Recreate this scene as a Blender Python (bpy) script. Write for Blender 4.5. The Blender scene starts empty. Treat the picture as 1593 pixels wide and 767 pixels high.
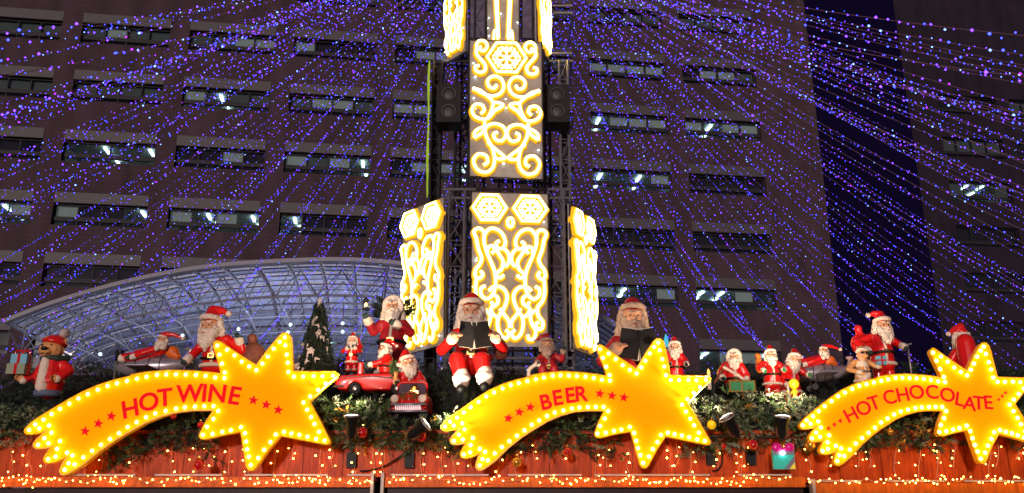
import bpy, math, random
import numpy as np
from mathutils import Vector as V, Matrix, Quaternion
random.seed(7)
C = bpy.context.scene.collection
SC = bpy.context.scene
R = math.radians

# ------------------------------------------------------------------ camera, world, low front fill
FPX = 1400.0; PITCH = R(17.4); CAMZ = 1.6
cam_d = bpy.data.cameras.new('camera'); cam = bpy.data.objects.new('camera', cam_d); C.objects.link(cam)
cam_d.sensor_width = 36; cam_d.lens = FPX / 1593 * 36; cam_d.clip_end = 2000; cam_d.clip_start = .1
cam.location = (0, 0, CAMZ); cam.rotation_euler = (math.pi / 2 + PITCH, 0, 0); SC.camera = cam
w = bpy.data.worlds.new('World'); SC.world = w; w.use_nodes = True
nt = w.node_tree; bg = nt.nodes['Background']
sky = nt.nodes.new('ShaderNodeTexSky'); sky.sky_type = 'NISHITA'; sky.sun_disc = False
sky.sun_elevation = R(-4); sky.sun_rotation = R(180)
mx = nt.nodes.new('ShaderNodeMixRGB'); mx.blend_type = 'ADD'; mx.inputs['Fac'].default_value = 1
mx.inputs[2].default_value = (.30, .20, .38, 1)        # city glow under the night sky
nt.links.new(sky.outputs[0], mx.inputs[1]); nt.links.new(mx.outputs[0], bg.inputs['Color'])
bg.inputs['Strength'].default_value = .13
sd = bpy.data.lights.new('sun', 'SUN'); sd.energy = 1.8; sd.angle = R(4); sd.color = (1, .82, .74)  # added low front light standing in for the market's lamps
sun = bpy.data.objects.new('sun', sd); C.objects.link(sun); sun.rotation_euler = (R(83), 0, R(-10))
SC.view_settings.view_transform = 'Standard'; SC.view_settings.look = 'None'
SC.view_settings.exposure = 0; SC.view_settings.gamma = 1
SC.cycles.use_denoising = True; SC.cycles.max_bounces = 5; SC.cycles.diffuse_bounces = 2
SC.cycles.glossy_bounces = 2; SC.cycles.transparent_max_bounces = 6
SC.cycles.sample_clamp_indirect = 4; SC.cycles.use_adaptive_sampling = False

def ray(px, py):
    u = (px - 796.5) / FPX; v = (383.5 - py) / FPX
    return V((u, math.cos(PITCH) - v * math.sin(PITCH), math.sin(PITCH) + v * math.cos(PITCH)))
def P(px, py, Y):
    """the point of the place at distance Y seen at pixel (px, py) of the photograph"""
    d = ray(px, py); t = Y / d.y
    return V((t * d.x, Y, CAMZ + t * d.z))
def PIX(p):
    d = V(p) - V((0, 0, CAMZ)); c, s = math.cos(PITCH), math.sin(PITCH)
    z = d.y * c + d.z * s; y = -d.y * s + d.z * c
    return (796.5 + FPX * d.x / z, 383.5 - FPX * y / z) if z > .1 else None

# ------------------------------------------------------------------ materials
def mat(name, col, rough=.6, metal=0, emit=None, es=0, noise=0, nscale=12, bump=0, coat=0, mis=True, spec=.5):
    m = bpy.data.materials.new(name); m.use_nodes = True; t = m.node_tree; b = t.nodes['Principled BSDF']
    b.inputs['Base Color'].default_value = (*col, 1); b.inputs['Roughness'].default_value = rough
    b.inputs['Metallic'].default_value = metal; b.inputs['Specular IOR Level'].default_value = spec; b.inputs['Coat Weight'].default_value = coat
    if emit: b.inputs['Emission Color'].default_value = (*emit, 1); b.inputs['Emission Strength'].default_value = es
    if noise or bump:
        tc = t.nodes.new('ShaderNodeTexCoord'); n = t.nodes.new('ShaderNodeTexNoise')
        n.inputs['Scale'].default_value = nscale; n.inputs['Detail'].default_value = 5
        t.links.new(tc.outputs['Object'], n.inputs['Vector'])
        if noise:
            r = t.nodes.new('ShaderNodeValToRGB')
            r.color_ramp.elements[0].position = .3; r.color_ramp.elements[1].position = .7
            r.color_ramp.elements[0].color = (*[c * (1 - noise) for c in col], 1)
            r.color_ramp.elements[1].color = (*[min(1, c * (1 + noise * .6)) for c in col], 1)
            t.links.new(n.outputs['Fac'], r.inputs['Fac']); t.links.new(r.outputs[0], b.inputs['Base Color'])
        if bump:
            bp = t.nodes.new('ShaderNodeBump'); bp.inputs['Strength'].default_value = bump; bp.inputs['Distance'].default_value = .02
            t.links.new(n.outputs['Fac'], bp.inputs['Height']); t.links.new(bp.outputs[0], b.inputs['Normal'])
    if not mis: m.cycles.emission_sampling = 'NONE'
    return m
def glow(name, col, s, mis=True):
    m = bpy.data.materials.new(name); m.use_nodes = True; t = m.node_tree; t.nodes.clear()
    e = t.nodes.new('ShaderNodeEmission'); o = t.nodes.new('ShaderNodeOutputMaterial')
    e.inputs[0].default_value = (*col, 1); e.inputs[1].default_value = s; t.links.new(e.outputs[0], o.inputs[0])
    if not mis: m.cycles.emission_sampling = 'NONE'
    return m
def wood(name, c1, c2, scale=3):
    m = mat(name, c1, .45, spec=.15); t = m.node_tree; b = t.nodes['Principled BSDF']
    tc = t.nodes.new('ShaderNodeTexCoord'); oi = t.nodes.new('ShaderNodeObjectInfo')
    ad = t.nodes.new('ShaderNodeVectorMath'); ad.operation = 'ADD'
    mp = t.nodes.new('ShaderNodeMapping'); mp.inputs['Scale'].default_value = (9, 9, 1.1)
    n = t.nodes.new('ShaderNodeTexNoise'); n.inputs['Scale'].default_value = scale; n.inputs['Detail'].default_value = 8; n.inputs['Distortion'].default_value = 1.2
    r = t.nodes.new('ShaderNodeValToRGB'); r.color_ramp.elements[0].color = (*c2, 1); r.color_ramp.elements[1].color = (*c1, 1)
    r.color_ramp.elements[0].position = .35; r.color_ramp.elements[1].position = .62
    L = t.links.new; L(tc.outputs['Object'], ad.inputs[0]); L(oi.outputs['Location'], ad.inputs[1]); L(ad.outputs[0], mp.inputs[0])
    L(mp.outputs[0], n.inputs['Vector']); L(n.outputs['Fac'], r.inputs[0]); L(r.outputs[0], b.inputs['Base Color'])
    bp = t.nodes.new('ShaderNodeBump'); bp.inputs['Strength'].default_value = .25; bp.inputs['Distance'].default_value = .004
    L(n.outputs['Fac'], bp.inputs['Height']); L(bp.outputs[0], b.inputs['Normal'])
    return m
def tile_wall(name, c1, c2, mortar, sx=.6, sy=.3):
    m = mat(name, c1, .85, spec=.08); t = m.node_tree; b = t.nodes['Principled BSDF']; L = t.links.new
    tc = t.nodes.new('ShaderNodeTexCoord'); se = t.nodes.new('ShaderNodeSeparateXYZ'); co = t.nodes.new('ShaderNodeCombineXYZ')
    L(tc.outputs['Object'], se.inputs[0]); L(se.outputs['X'], co.inputs['X']); L(se.outputs['Z'], co.inputs['Y'])
    br = t.nodes.new('ShaderNodeTexBrick'); br.inputs['Scale'].default_value = 1; br.inputs['Brick Width'].default_value = sx
    br.inputs['Row Height'].default_value = sy; br.inputs['Mortar Size'].default_value = .012
    br.inputs['Color1'].default_value = (*c1, 1); br.inputs['Color2'].default_value = (*c2, 1); br.inputs['Mortar'].default_value = (*mortar, 1)
    L(co.outputs[0], br.inputs['Vector'])
    n = t.nodes.new('ShaderNodeTexNoise'); n.inputs['Scale'].default_value = .6; n.inputs['Detail'].default_value = 7; mp = t.nodes.new('ShaderNodeMapping'); mp.inputs['Scale'].default_value = (1.6, 1, .35); L(tc.outputs['Object'], mp.inputs[0]); L(mp.outputs[0], n.inputs['Vector'])
    n2 = t.nodes.new('ShaderNodeMixRGB'); n2.blend_type = 'OVERLAY'; n2.inputs[0].default_value = .55
    L(br.outputs[0], n2.inputs[1]); L(n.outputs['Fac'], n2.inputs[2]); L(n2.outputs[0], b.inputs['Base Color'])
    bp = t.nodes.new('ShaderNodeBump'); bp.inputs['Strength'].default_value = .4; bp.inputs['Distance'].default_value = .02; bp.invert = True
    L(br.outputs['Fac'], bp.inputs['Height']); L(bp.outputs[0], b.inputs['Normal'])
    return m
M = dict(
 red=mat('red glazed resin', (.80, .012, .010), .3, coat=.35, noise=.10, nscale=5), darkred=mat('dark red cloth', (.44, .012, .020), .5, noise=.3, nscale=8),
 white=mat('cream fur', (.86, .70, .57), .8, noise=.15, nscale=40, bump=.6), dimfur=mat('dim beige fur', (.46, .31, .22), .85, noise=.25, nscale=30, bump=.6), beard=mat('cream beard', (.84, .70, .58), .75, noise=.25, nscale=25, bump=.9),  # darker fur copy: shade on the dim figures put into its colour
 skin=mat('painted skin', (.72, .36, .20), .5, noise=.1, nscale=9), tan=mat('tan bear fur', (.72, .33, .11), .7, noise=.2, nscale=30, bump=.6),
 black=mat('black', (.009, .009, .010), .5, spec=.2), glove=mat('dark green glove', (.02, .045, .03), .6), green=mat('bright green paint', (.03, .28, .09), .4),
 gold=mat('gold', (.8, .45, .1), .25, 1), orange=mat('orange sack', (.8, .14, .01), .5, noise=.2), brown=mat('brown sack', (.22, .06, .03), .7, noise=.3),
 silver=mat('silver grey paint', (.32, .29, .34), .32, .4, noise=.2, nscale=6), steel=mat('truss aluminium', (.26, .25, .29), .4, .6),
 dsteel=mat('dark steel', (.04, .038, .045), .5, .3), chrome=mat('chrome trim', (.75, .68, .62), .2, .9), pink=mat('pinkish fin', (.6, .36, .33), .5),
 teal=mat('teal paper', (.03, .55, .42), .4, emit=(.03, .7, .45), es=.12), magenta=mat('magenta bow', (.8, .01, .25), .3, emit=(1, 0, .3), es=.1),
 blue=mat('light blue paper', (.12, .38, .55), .4), greyg=mat('grey green paper', (.22, .27, .17), .5), jeans=mat('blue denim', (.1, .13, .22), .7),
 yellow=mat('yellow paint', (.85, .55, .02), .4, emit=(1, .6, 0), es=.35), redb=mat('red glass bauble', (.6, .008, .01), .12, coat=1), goldb=mat('gold bauble', (.75, .34, .05), .22, .6),
 lamp=glow('warm bulb', (1, .60, .09), 18), fairy=glow('fairy bulb', (1, .48, .065), 44, True), white_led=glow('white led', (.8, .95, 1), 14), wirew=mat('pale pink wire', (.6, .3, .2), .5),
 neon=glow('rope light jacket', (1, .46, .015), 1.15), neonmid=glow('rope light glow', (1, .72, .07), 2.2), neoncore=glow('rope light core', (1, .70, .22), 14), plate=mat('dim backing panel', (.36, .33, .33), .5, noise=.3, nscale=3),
 core=glow('white led core', (.5, .75, 1), 3),
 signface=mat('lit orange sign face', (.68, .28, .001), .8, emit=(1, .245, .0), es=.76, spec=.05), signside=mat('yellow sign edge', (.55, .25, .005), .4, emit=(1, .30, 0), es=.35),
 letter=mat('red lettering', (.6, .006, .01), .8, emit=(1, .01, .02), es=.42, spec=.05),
 fascia=wood('red brown varnished board', (.55, .070, .005), (.34, .034, .003)), board=wood('orange varnished board', (.66, .13, .006), (.48, .075, .004)),
 darkwood=wood('dark brown board', (.035, .009, .007), (.018, .006, .006)), trimw=mat('pale trim', (.45, .34, .30), .4),
 roof=mat('dark roof felt', (.015, .015, .018), .9, noise=.4, bump=.5), pine=mat('dark pine needles', (.013, .026, .014), .7),
 pine2=mat('mid green pine needles', (.07, .14, .04), .7), frost=mat('frosted pine needles', (.30, .35, .22), .75), twig=mat('twig bark', (.08, .04, .02), .9),
 goldleaf=mat('gold leaf', (.75, .42, .06), .35, .5), cone=mat('pine cone', (.2, .08, .03), .8, noise=.4),
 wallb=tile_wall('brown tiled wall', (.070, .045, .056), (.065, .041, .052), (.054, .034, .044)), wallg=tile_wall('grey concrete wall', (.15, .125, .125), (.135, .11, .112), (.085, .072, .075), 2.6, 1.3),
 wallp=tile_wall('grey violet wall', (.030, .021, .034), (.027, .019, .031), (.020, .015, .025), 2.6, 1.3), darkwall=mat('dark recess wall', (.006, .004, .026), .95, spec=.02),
 lintel=mat('pale lintel panel', (.068, .058, .066), .6), frame=mat('dark window frame', (.012, .010, .016), .7), curtain=mat('dark window curtain', (.028, .020, .032), .9), room=mat('office room', (.38, .41, .38), .8),
 gblind=mat('grey window blind', (.16, .17, .16), .8, emit=(.6, .68, .62), es=.018), blind=mat('lit window blind', (.5, .52, .5), .8, emit=(.6, .68, .62), es=.16), tubel=glow('fluorescent tube', (.7, .95, 1), 9),
 canopy=mat('canopy glass', (.46, .47, .58), .35, emit=(.2, .2, .4), es=.02, noise=.15, nscale=.5), white_steel=mat('white painted steel', (.26, .25, .29), .6),  # canopy: weak emission adds to the lamps' light on the panes
 ground=mat('dark paving', (.05, .05, .055), .6, noise=.3, nscale=3), speaker=mat('speaker cloth', (.02, .016, .018), .85, noise=.3, nscale=20),
 cyan=glow('cyan lit tree', (.1, .7, .9), .8), wire=mat('strand wire', (.16, .07, .12), .6), greenrope=glow('green rope light', (.45, .62, .04), .75), snow=mat('pinkish snow', (.50, .40, .36), .7),
 purple=mat('purple window', (.06, .02, .05), .5, spec=.2), paper=mat('cream paper', (.7, .62, .5), .7), bookc=mat('dark book cover', (.012, .011, .012), .6, noise=.3, spec=.2),
 led1=glow('violet led', (.13, .035, 1), 6.5, False), led2=glow('blue led', (.035, .05, 1), 7, False), led3=glow('ice blue led', (.16, .3, 1), 5, False), led4=glow('magenta led', (.3, .02, .8), 4, False))
def glassmat():
    m = bpy.data.materials.new('window glass'); m.use_nodes = True; t = m.node_tree; t.nodes.clear()
    a = t.nodes.new('ShaderNodeBsdfTransparent'); g = t.nodes.new('ShaderNodeBsdfGlossy'); x = t.nodes.new('ShaderNodeMixShader'); o = t.nodes.new('ShaderNodeOutputMaterial')
    a.inputs[0].default_value = (.75, .8, .8, 1); g.inputs['Roughness'].default_value = .05; x.inputs[0].default_value = .1
    L = t.links.new; L(a.outputs[0], x.inputs[1]); L(g.outputs[0], x.inputs[2]); L(x.outputs[0], o.inputs[0]); return m
M['glass'] = glassmat(); M['mast'] = mat('violet grey mast cover', (.10, .07, .13), .5, noise=.5, nscale=6)

# ------------------------------------------------------------------ mesh helpers
class MB:
    def __init__(s): s.v = []; s.f = []; s.m = []
    def add(s, vs, fs, mi=0):
        o = len(s.v); s.v += [tuple(x) for x in vs]; s.f += [tuple(i + o for i in f) for f in fs]; s.m += [mi] * len(fs); return s
    def box(s, c, d, rot=None, mi=0):
        c = V(c); vs = []
        for z in (-.5, .5):
            for x, y in ((-.5, -.5), (.5, -.5), (.5, .5), (-.5, .5)):
                p = V((x * d[0], y * d[1], z * d[2])); vs.append(c + (rot @ p if rot else p))
        return s.add(vs, [(3, 2, 1, 0), (4, 5, 6, 7), (0, 1, 5, 4), (1, 2, 6, 5), (2, 3, 7, 6), (3, 0, 4, 7)], mi)
    def tube(s, pts, r, n=6, mi=0, closed=False, cap=True):
        pts = [V(p) for p in pts]; N = len(pts); vs = []; up = None
        rr = r if isinstance(r, (list, tuple)) else [r] * N
        for i, p in enumerate(pts):
            a = pts[(i - 1) % N] if (closed or i) else p; b = pts[(i + 1) % N] if (closed or i < N - 1) else p
            d = (b - a); d = d.normalized() if d.length > 1e-9 else V((0, 0, 1))
            if up is None: up = V((0, 0, 1)) if abs(d.z) < .9 else V((1, 0, 0))
            x = up.cross(d); x = x.normalized() if x.length > 1e-6 else V((1, 0, 0)).cross(d).normalized()
            up = d.cross(x)
            for k in range(n):
                an = 2 * math.pi * k / n; vs.append(p + (x * math.cos(an) + up * math.sin(an)) * rr[i])
        fs = []
        for i in range(N if closed else N - 1):
            j = (i + 1) % N
            for k in range(n): fs.append((i * n + k, i * n + (k + 1) % n, j * n + (k + 1) % n, j * n + k))
        if cap and not closed: fs += [tuple(range(n))[::-1], tuple((N - 1) * n + k for k in range(n))]
        return s.add(vs, fs, mi)
    def cyl(s, a, b, r1, r2=None, n=12, mi=0, cap=True): return s.tube([a, b], [r1, r1 if r2 is None else r2], n, mi, cap=cap)
    def sph(s, c, r, n=10, m=6, mi=0, rot=None):
        if not isinstance(r, (list, tuple)): r = (r, r, r)
        c = V(c); vs = [c + (rot @ V((0, 0, r[2])) if rot else V((0, 0, r[2])))]
        for i in range(1, m):
            t = math.pi * i / m
            for k in range(n):
                a = 2 * math.pi * k / n; p = V((r[0] * math.sin(t) * math.cos(a), r[1] * math.sin(t) * math.sin(a), r[2] * math.cos(t)))
                vs.append(c + (rot @ p if rot else p))
        vs.append(c - (rot @ V((0, 0, r[2])) if rot else V((0, 0, r[2]))))
        fs = [(0, 1 + k, 1 + (k + 1) % n) for k in range(n)]
        for i in range(m - 2):
            for k in range(n):
                a = 1 + i * n; fs.append((a + k, a + n + k, a + n + (k + 1) % n, a + (k + 1) % n))
        a = 1 + (m - 2) * n; fs += [(a + (k + 1) % n, a + k, len(vs) - 1) for k in range(n)]
        return s.add(vs, fs, mi)
    def octa(s, c, r, mi=0):
        c = V(c); return s.add([c + V(q) * r for q in ((1, 0, 0), (-1, 0, 0), (0, 1, 0), (0, -1, 0), (0, 0, 1), (0, 0, -1))],
            [(0, 2, 4), (2, 1, 4), (1, 3, 4), (3, 0, 4), (2, 0, 5), (1, 2, 5), (3, 1, 5), (0, 3, 5)], mi)
    def torus(s, c, R1, r, ax=(0, 0, 1), n=20, m=8, mi=0, sx=1, sy=1):
        q = V((0, 0, 1)).rotation_difference(V(ax)); c = V(c)
        return s.tube([c + q @ V((math.cos(2 * math.pi * k / n) * R1 * sx, math.sin(2 * math.pi * k / n) * R1 * sy, 0)) for k in range(n)], r, m, mi, closed=True)
    def prism(s, pts, d, mi=0):
        """outline of 3D points (in a plane) extruded by vector d"""
        n = len(pts); d = V(d); a = [V(p) for p in pts]
        return s.add(a + [p + d for p in a], [tuple(range(n)), tuple(range(2 * n - 1, n - 1, -1))] + [(i, i + n, (i + 1) % n + n, (i + 1) % n) for i in range(n)], mi)
    def build(s, name, mats, parent=None, origin=None, smooth=False, world=False):
        if world and parent is not None: origin = parent.location
        o3 = V(origin) if origin is not None else V((0, 0, 0))
        me = bpy.data.meshes.new(name); me.from_pydata([tuple(V(x) - o3) for x in s.v], [], s.f)
        if not isinstance(mats, (list, tuple)): mats = [mats]
        for m_ in mats: me.materials.append(m_)
        me.polygons.foreach_set('material_index', s.m)
        if smooth: me.polygons.foreach_set('use_smooth', [True] * len(s.f))
        me.update(); o = bpy.data.objects.new(name, me); C.objects.link(o)
        if parent is not None: o.parent = parent
        elif origin is not None: o.location = o3
        return o
def tag(o, label=None, cat=None, group=None, kind=None):
    if label: o['label'] = label
    if cat: o['category'] = cat
    if group: o['group'] = group
    if kind: o['kind'] = kind
    return o
def thing(name, loc, label, cat, group=None, rz=0, scale=1):
    o = bpy.data.objects.new(name, None); C.objects.link(o); o.location = loc; o.rotation_euler = (0, 0, rz); o.scale = (scale,) * 3
    o.empty_display_size = .1
    return tag(o, label, cat, group)
def inst(name, mesh, loc, parent=None, rot=None, scale=None):
    o = bpy.data.objects.new(name, mesh); C.objects.link(o); o.location = loc
    if parent is not None: o.parent = parent
    if rot: o.rotation_euler = rot
    if scale: o.scale = scale
    return o
clouds = bpy.data.textures.new('fur', 'CLOUDS'); clouds.noise_scale = .035
def sculpt(name, blobs, m, parent, vox=.012, it=3, disp=0):
    """blobs: ('s', centre, r) | ('c', a, b, r1, r2) | ('b', centre, dims, rot) grown together into one skin"""
    mb = MB()
    for b in blobs:
        if b[0] == 's': mb.sph(b[1], b[2], 14, 10, rot=b[3] if len(b) > 3 else None)
        elif b[0] == 'c':
            a, c = V(b[1]), V(b[2]); r2 = b[4] if len(b) > 4 else b[3]
            mb.cyl(a, c, b[3], r2, 12); mb.sph(a, b[3] * .99, 12, 8); mb.sph(c, r2 * .99, 12, 8)
        elif b[0] == 'b': mb.box(b[1], b[2], b[3] if len(b) > 3 else None)
        elif b[0] == 't': mb.torus(b[1], b[2], b[3], b[4] if len(b) > 4 else (0, 0, 1), 20, 8, 0, *(b[5:7]))
    o = mb.build(name, m, parent, smooth=True)
    r = o.modifiers.new('remesh', 'REMESH'); r.mode = 'VOXEL'; r.voxel_size = vox; r.use_smooth_shade = True
    if it: s_ = o.modifiers.new('smooth', 'SMOOTH'); s_.iterations = it; s_.factor = .5
    if disp:
        d = o.modifiers.new('fur', 'DISPLACE'); d.texture = clouds; d.strength = disp; d.mid_level = .5
    return o
def smoothpath(pts, k=5, closed=False):
    pts = [V(p) for p in pts]; out = []; n = len(pts)
    for i in range(n if closed else n - 1):
        p0 = pts[(i - 1) % n] if (closed or i) else pts[0]; p1 = pts[i]; p2 = pts[(i + 1) % n]; p3 = pts[(i + 2) % n] if (closed or i + 2 < n) else pts[-1]
        for j in range(k):
            t = j / k
            out.append(.5 * ((2 * p1) + (p2 - p0) * t + (2 * p0 - 5 * p1 + 4 * p2 - p3) * t * t + (3 * p1 - p0 - 3 * p2 + p3) * t ** 3))
    if not closed: out.append(pts[-1])
    return out

# ------------------------------------------------------------------ ground and buildings
g = MB(); g.add([(-400, -200, 0), (400, -200, 0), (400, 400, 0), (-400, 400, 0)], [(0, 1, 2, 3)]); tag(g.build('ground', M['ground']), kind='structure')

def facade(name, Y0, k, x_from, x_to, z_top, bays, bw, rows, oh, wallm, lint, lit, label, piece_of=None, cat='building', dark='d'):
    """a slab of offices: its front runs through (x, Y0 + k x)"""
    ang = math.atan(k); root = thing(name, (0, Y0, 0), label, cat, rz=ang); cs = 1 / math.cos(ang)
    F = lambda x: x * cs
    x0, x1 = F(x_from), F(x_to); D = 9.0
    zs = [0]
    edges = []
    for z in rows: edges.append((z, z + oh))
    prev = 0
    for a, b in edges + [(z_top, None)]:
        mb = MB(); mb.box(((x0 + x1) / 2, .3, (prev + a) / 2), (x1 - x0, .6, a - prev)); mb.build('spandrel_wall', wallm, root)
        if b is None: break
        xs = [x0] + [v for q in bays for v in (F(q), F(q + bw))] + [x1]
        for i in range(0, len(xs), 2):
            p = MB(); p.box(((xs[i] + xs[i + 1]) / 2, .3, (a + b) / 2), (xs[i + 1] - xs[i], .6, b - a)); p.build('pier', wallm, root)
        prev = b
    m = MB(); m.box(((x0 + x1) / 2, D + .5, z_top / 2), (x1 - x0, .5, z_top)); m.build('back_wall', M['darkwall'], root)
    for sx in (x0 + .2, x1 - .2):
        m = MB(); m.box((sx, D / 2 + .4, z_top / 2), (.4, D - .45, z_top)); m.build('side_wall', wallm, root)
    m = MB(); m.box(((x0 + x1) / 2, D / 2 + .3, z_top + .2), (x1 - x0 + .6, D + 1.2, .4)); m.build('roof', M['darkwall'], root)
    for ri, (a, b) in enumerate(edges):
        for bi, q in enumerate(bays):
            xa, xb = F(q), F(q + bw); code = lit.get((ri, bi)) or (''.join(random.choice('gggd') for _ in range(4)) if (lint and ri > 4 and not (ri == 5 and bi > 5)) else dark * 4)
            code = code if ri < 5 else code.replace('d', random.choice('gd'))
            fr = MB(); fr.box(((xa + xb) / 2, .32, a + .05), (xb - xa, .14, .1)); fr.box(((xa + xb) / 2, .32, a + .48), (xb - xa, .16, .26)); fr.box(((xa + xb) / 2, .32, b - .04), (xb - xa, .12, .08))
            n = len(code); pw = (xb - xa) / n
            for i in range(n + 1): fr.box((min(max(xa + i * pw, xa + .03), xb - .03), .32, (a + b) / 2), (.07, .1, b - a))
            win = fr.build('window', M['frame'], root)
            for i, ch in enumerate(code):
                cx = xa + (i + .5) * pw
                pm = MB(); pm.box((cx, .33, (a + b) / 2), (pw - .08, .02, b - a - .1)); pm.build('pane', M['glass'], win)
                if ch == 'd': pb = MB(); pb.box((cx, .56, (a + b) / 2), (pw - .02, .03, b - a)); pb.build('curtain', M['curtain'], win)  # thin sheet added to give unlit windows their dim tone
                if ch in 'bg': pb = MB(); pb.box((cx, .55, (a + b) / 2 + .2), (pw - .1, .03, b - a - .5)); pb.build('blind', M['blind' if ch == 'b' else 'gblind'], win)
            if lint:
                lp = MB(); lp.box(((xa + xb) / 2, -.01, b + .35), (xb - xa, .05, .66)); lp.build('lintel_panel', M['lintel'], root)
            if 't' in code or 'r' in code:
                # the office behind: ceiling, back, floor
                rm = MB(); rm.box(((xa + xb) / 2, 3.4, b + .1), (xb - xa + .4, 5.4, .1)); rm.box(((xa + xb) / 2, 6.2, (a + b) / 2 - .3), (xb - xa + .4, .1, 3)); rm.box(((xa + xb) / 2, 3.4, a - .8), (xb - xa + .4, 5.4, .1))
                rm.box((xa - .25, 3.4, b - 1.2), (.1, 5.4, 2.6)); rm.box((xb + .25, 3.4, b - 1.2), (.1, 5.4, 2.6))
                rm.build('office_room', M['room'], win)
                for i, ch in enumerate(code):
                    if ch == 't':
                        cx = xa + (i + .5) * pw
                        for dy in (1.3, 2.9):
                            tb = MB(); tb.box((cx + .1 * dy, dy, b - .06), (.16, 1.0, .07)); tb.build('ceiling_tube', M['tubel'], win)
    return root
rows = [2.9, 6.95, 11.0, 15.05, 18.85, 22.95, 27.05, 31.1, 35.2]
bays = [-34.0 + 6.55 * i for i in range(8)]     # x of the eight visible bays
L = {(4, 0): 'bttb', (4, 1): 'bddt', (4, 2): 'btbt', (4, 3): 'tddd', (4, 4): 'dbdd', (5, 0): 'dddr', (5, 1): 'rtrt', (5, 2): 'ddbd', (5, 3): 'bdbt', (5, 4): 'rbbt',
     (5, 6): 'trtb', (6, 2): 'btdd', (6, 3): 'dbbd', (6, 4): 'bbbd', (6, 6): 'tbbb', (6, 7): 'btbb', (7, 2): 'ddbb', (7, 3): 'bddd', (7, 4): 'dbbr', (7, 6): 'bbbb', (7, 7): 'rbbd', (7, 1): 'dbdd',
     (3, 6): 'btrb', (3, 7): 'ttbr', (2, 7): 'tbbt', (2, 6): 'rbtr', (2, 3): 'bbtb', (2, 4): 'tbbb'}
facade('office_building', 54.5, .14, -38, 21.35, 46, bays, 5.35, rows, 1.4, M['wallb'], True, L, 'broad brown office block with rows of strip windows behind the light tower')
rows2 = [8.1, 12.4, 16.7, 21.0, 25.3, 29.6, 33.9, 38.2]
L2 = {(5, 0): 'dttd', (5, 1): 'dddd'}
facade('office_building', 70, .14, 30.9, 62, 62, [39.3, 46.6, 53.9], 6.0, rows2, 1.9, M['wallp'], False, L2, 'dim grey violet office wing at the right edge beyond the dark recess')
m = MB(); m.box((28, 74.2, 31), (16, 2, 62), Matrix.Rotation(math.atan(.14), 3, 'Z')); s_ = m.build('stair_tower', M['darkwall'], origin=(28, 74.5, 0)); tag(s_, 'near black recessed building section between the two office blocks', 'building')  # near-black slab: the gap's night darkness put into its colour

# glass canopy ---------------------------------------------------------------
def arc_pts(lst, Ya, n):
    xs = [p[0] for p in lst]; ys = [p[1] for p in lst]
    return [P(x, float(np.interp(x, xs, ys)), Ya) for x in np.linspace(xs[0], xs[-1], n)]
NU, NV = 22, 8
Afr = smoothpath([P(*q, 31) for q in ((8, 497), (90, 466), (200, 435), (310, 414), (430, 404), (560, 402), (700, 418), (830, 450), (930, 486), (1020, 545))], 6)
Abk = smoothpath([P(*q, 47) for q in ((150, 575), (220, 560), (300, 560), (380, 560), (470, 560), (560, 562), (650, 565), (740, 568), (830, 575), (900, 590))], 6)
def lerp_list(l, t): x = t * (len(l) - 1); i = min(int(x), len(l) - 2); return l[i].lerp(l[i + 1], x - i)
def can(u, v):
    p = lerp_list(Afr, u).lerp(lerp_list(Abk, u), v); p = p.copy(); p.z += 1.1 * math.sin(math.pi * v) * math.sin(math.pi * u) ** .6; return p
base = V((-6, 38, 0)); root = thing('glass_canopy', base, 'curved pale blue glass canopy on white steel lattice left of the tower', 'canopy')
for i in range(NU):
    for j in range(NV):
        e = .06
        c = [can((i + e) / NU, (j + e) / NV), can((i + 1 - e) / NU, (j + e) / NV), can((i + 1 - e) / NU, (j + 1 - e) / NV), can((i + e) / NU, (j + 1 - e) / NV)]
        mb = MB(); mb.prism(c, (0, 0, .05)); mb.build('glass_pane', M['canopy'], root, world=True)
for i in range(NU + 1):
    mb = MB(); mb.tube([can(i / NU, j / 16) - V((0, 0, .06)) for j in range(17)], .035 if i % 2 else .06, 5); mb.build('rib', M['white_steel'], root, world=True)
for j in range(NV * 2 + 1):
    mb = MB(); mb.tube([can(i / 40, j / NV / 2) - V((0, 0, .07)) for i in range(41)], .12 if j == 0 else (.028 if j % 2 else .04), 5); mb.build('purlin', M['white_steel'], root, world=True)
mb = MB()                                            # lower layer of the space frame
for i in range(0, 17):
    for j in range(0, 6):
        q = can((i + .5) / 17, (j + .5) / 6) - V((0, 0, 1.25))
        for du, dv in ((0, 0), (1, 0), (0, 1), (1, 1)): mb.tube([q, can((i + du) / 17, (j + dv) / 6) - V((0, 0, .1))], .022, 4)
        if i < 16: mb.tube([q, can((i + 1.5) / 17, (j + .5) / 6) - V((0, 0, 1.25))], .035, 4)
        if j < 5: mb.tube([q, can((i + .5) / 17, (j + 1.5) / 6) - V((0, 0, 1.25))], .035, 4)
tag(mb.build('lattice', M['white_steel'], root, world=True), kind='stuff')
for k, (px, py) in enumerate(((156, 551), (371, 512), (452, 505), (533, 503), (533, 516), (448, 517), (396, 549), (284, 522))):
    c = P(px, py, 36); s_ = MB(); s_.sph(c, .07, 10, 8); o = s_.build('flood_lamp', M['core'], root, world=True)
    ld = bpy.data.lights.new('flood', 'POINT'); ld.energy = 210; ld.color = (.68, .75, 1); ld.shadow_soft_size = .3; lo = bpy.data.objects.new('flood', ld); C.objects.link(lo); lo.parent = root; lo.location = c - root.location + V((0, 1.5, -2.5))
    ct = lerp_list(Afr, .3); mb = MB(); mb.cyl(c, c + V((0, 0, .9)), .02, n=5); mb.build('drop_rod', M['white_steel'], o, origin=root.location)
for k, (px, py) in enumerate(((60, 560), (500, 560), (985, 560))):
    a = P(px, py, 33 if k != 1 else 46); mb = MB(); mb.cyl((a.x, a.y, 0), (a.x, a.y, a.z + .3), .18); mb.build('column', M['white_steel'], root, world=True)

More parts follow.
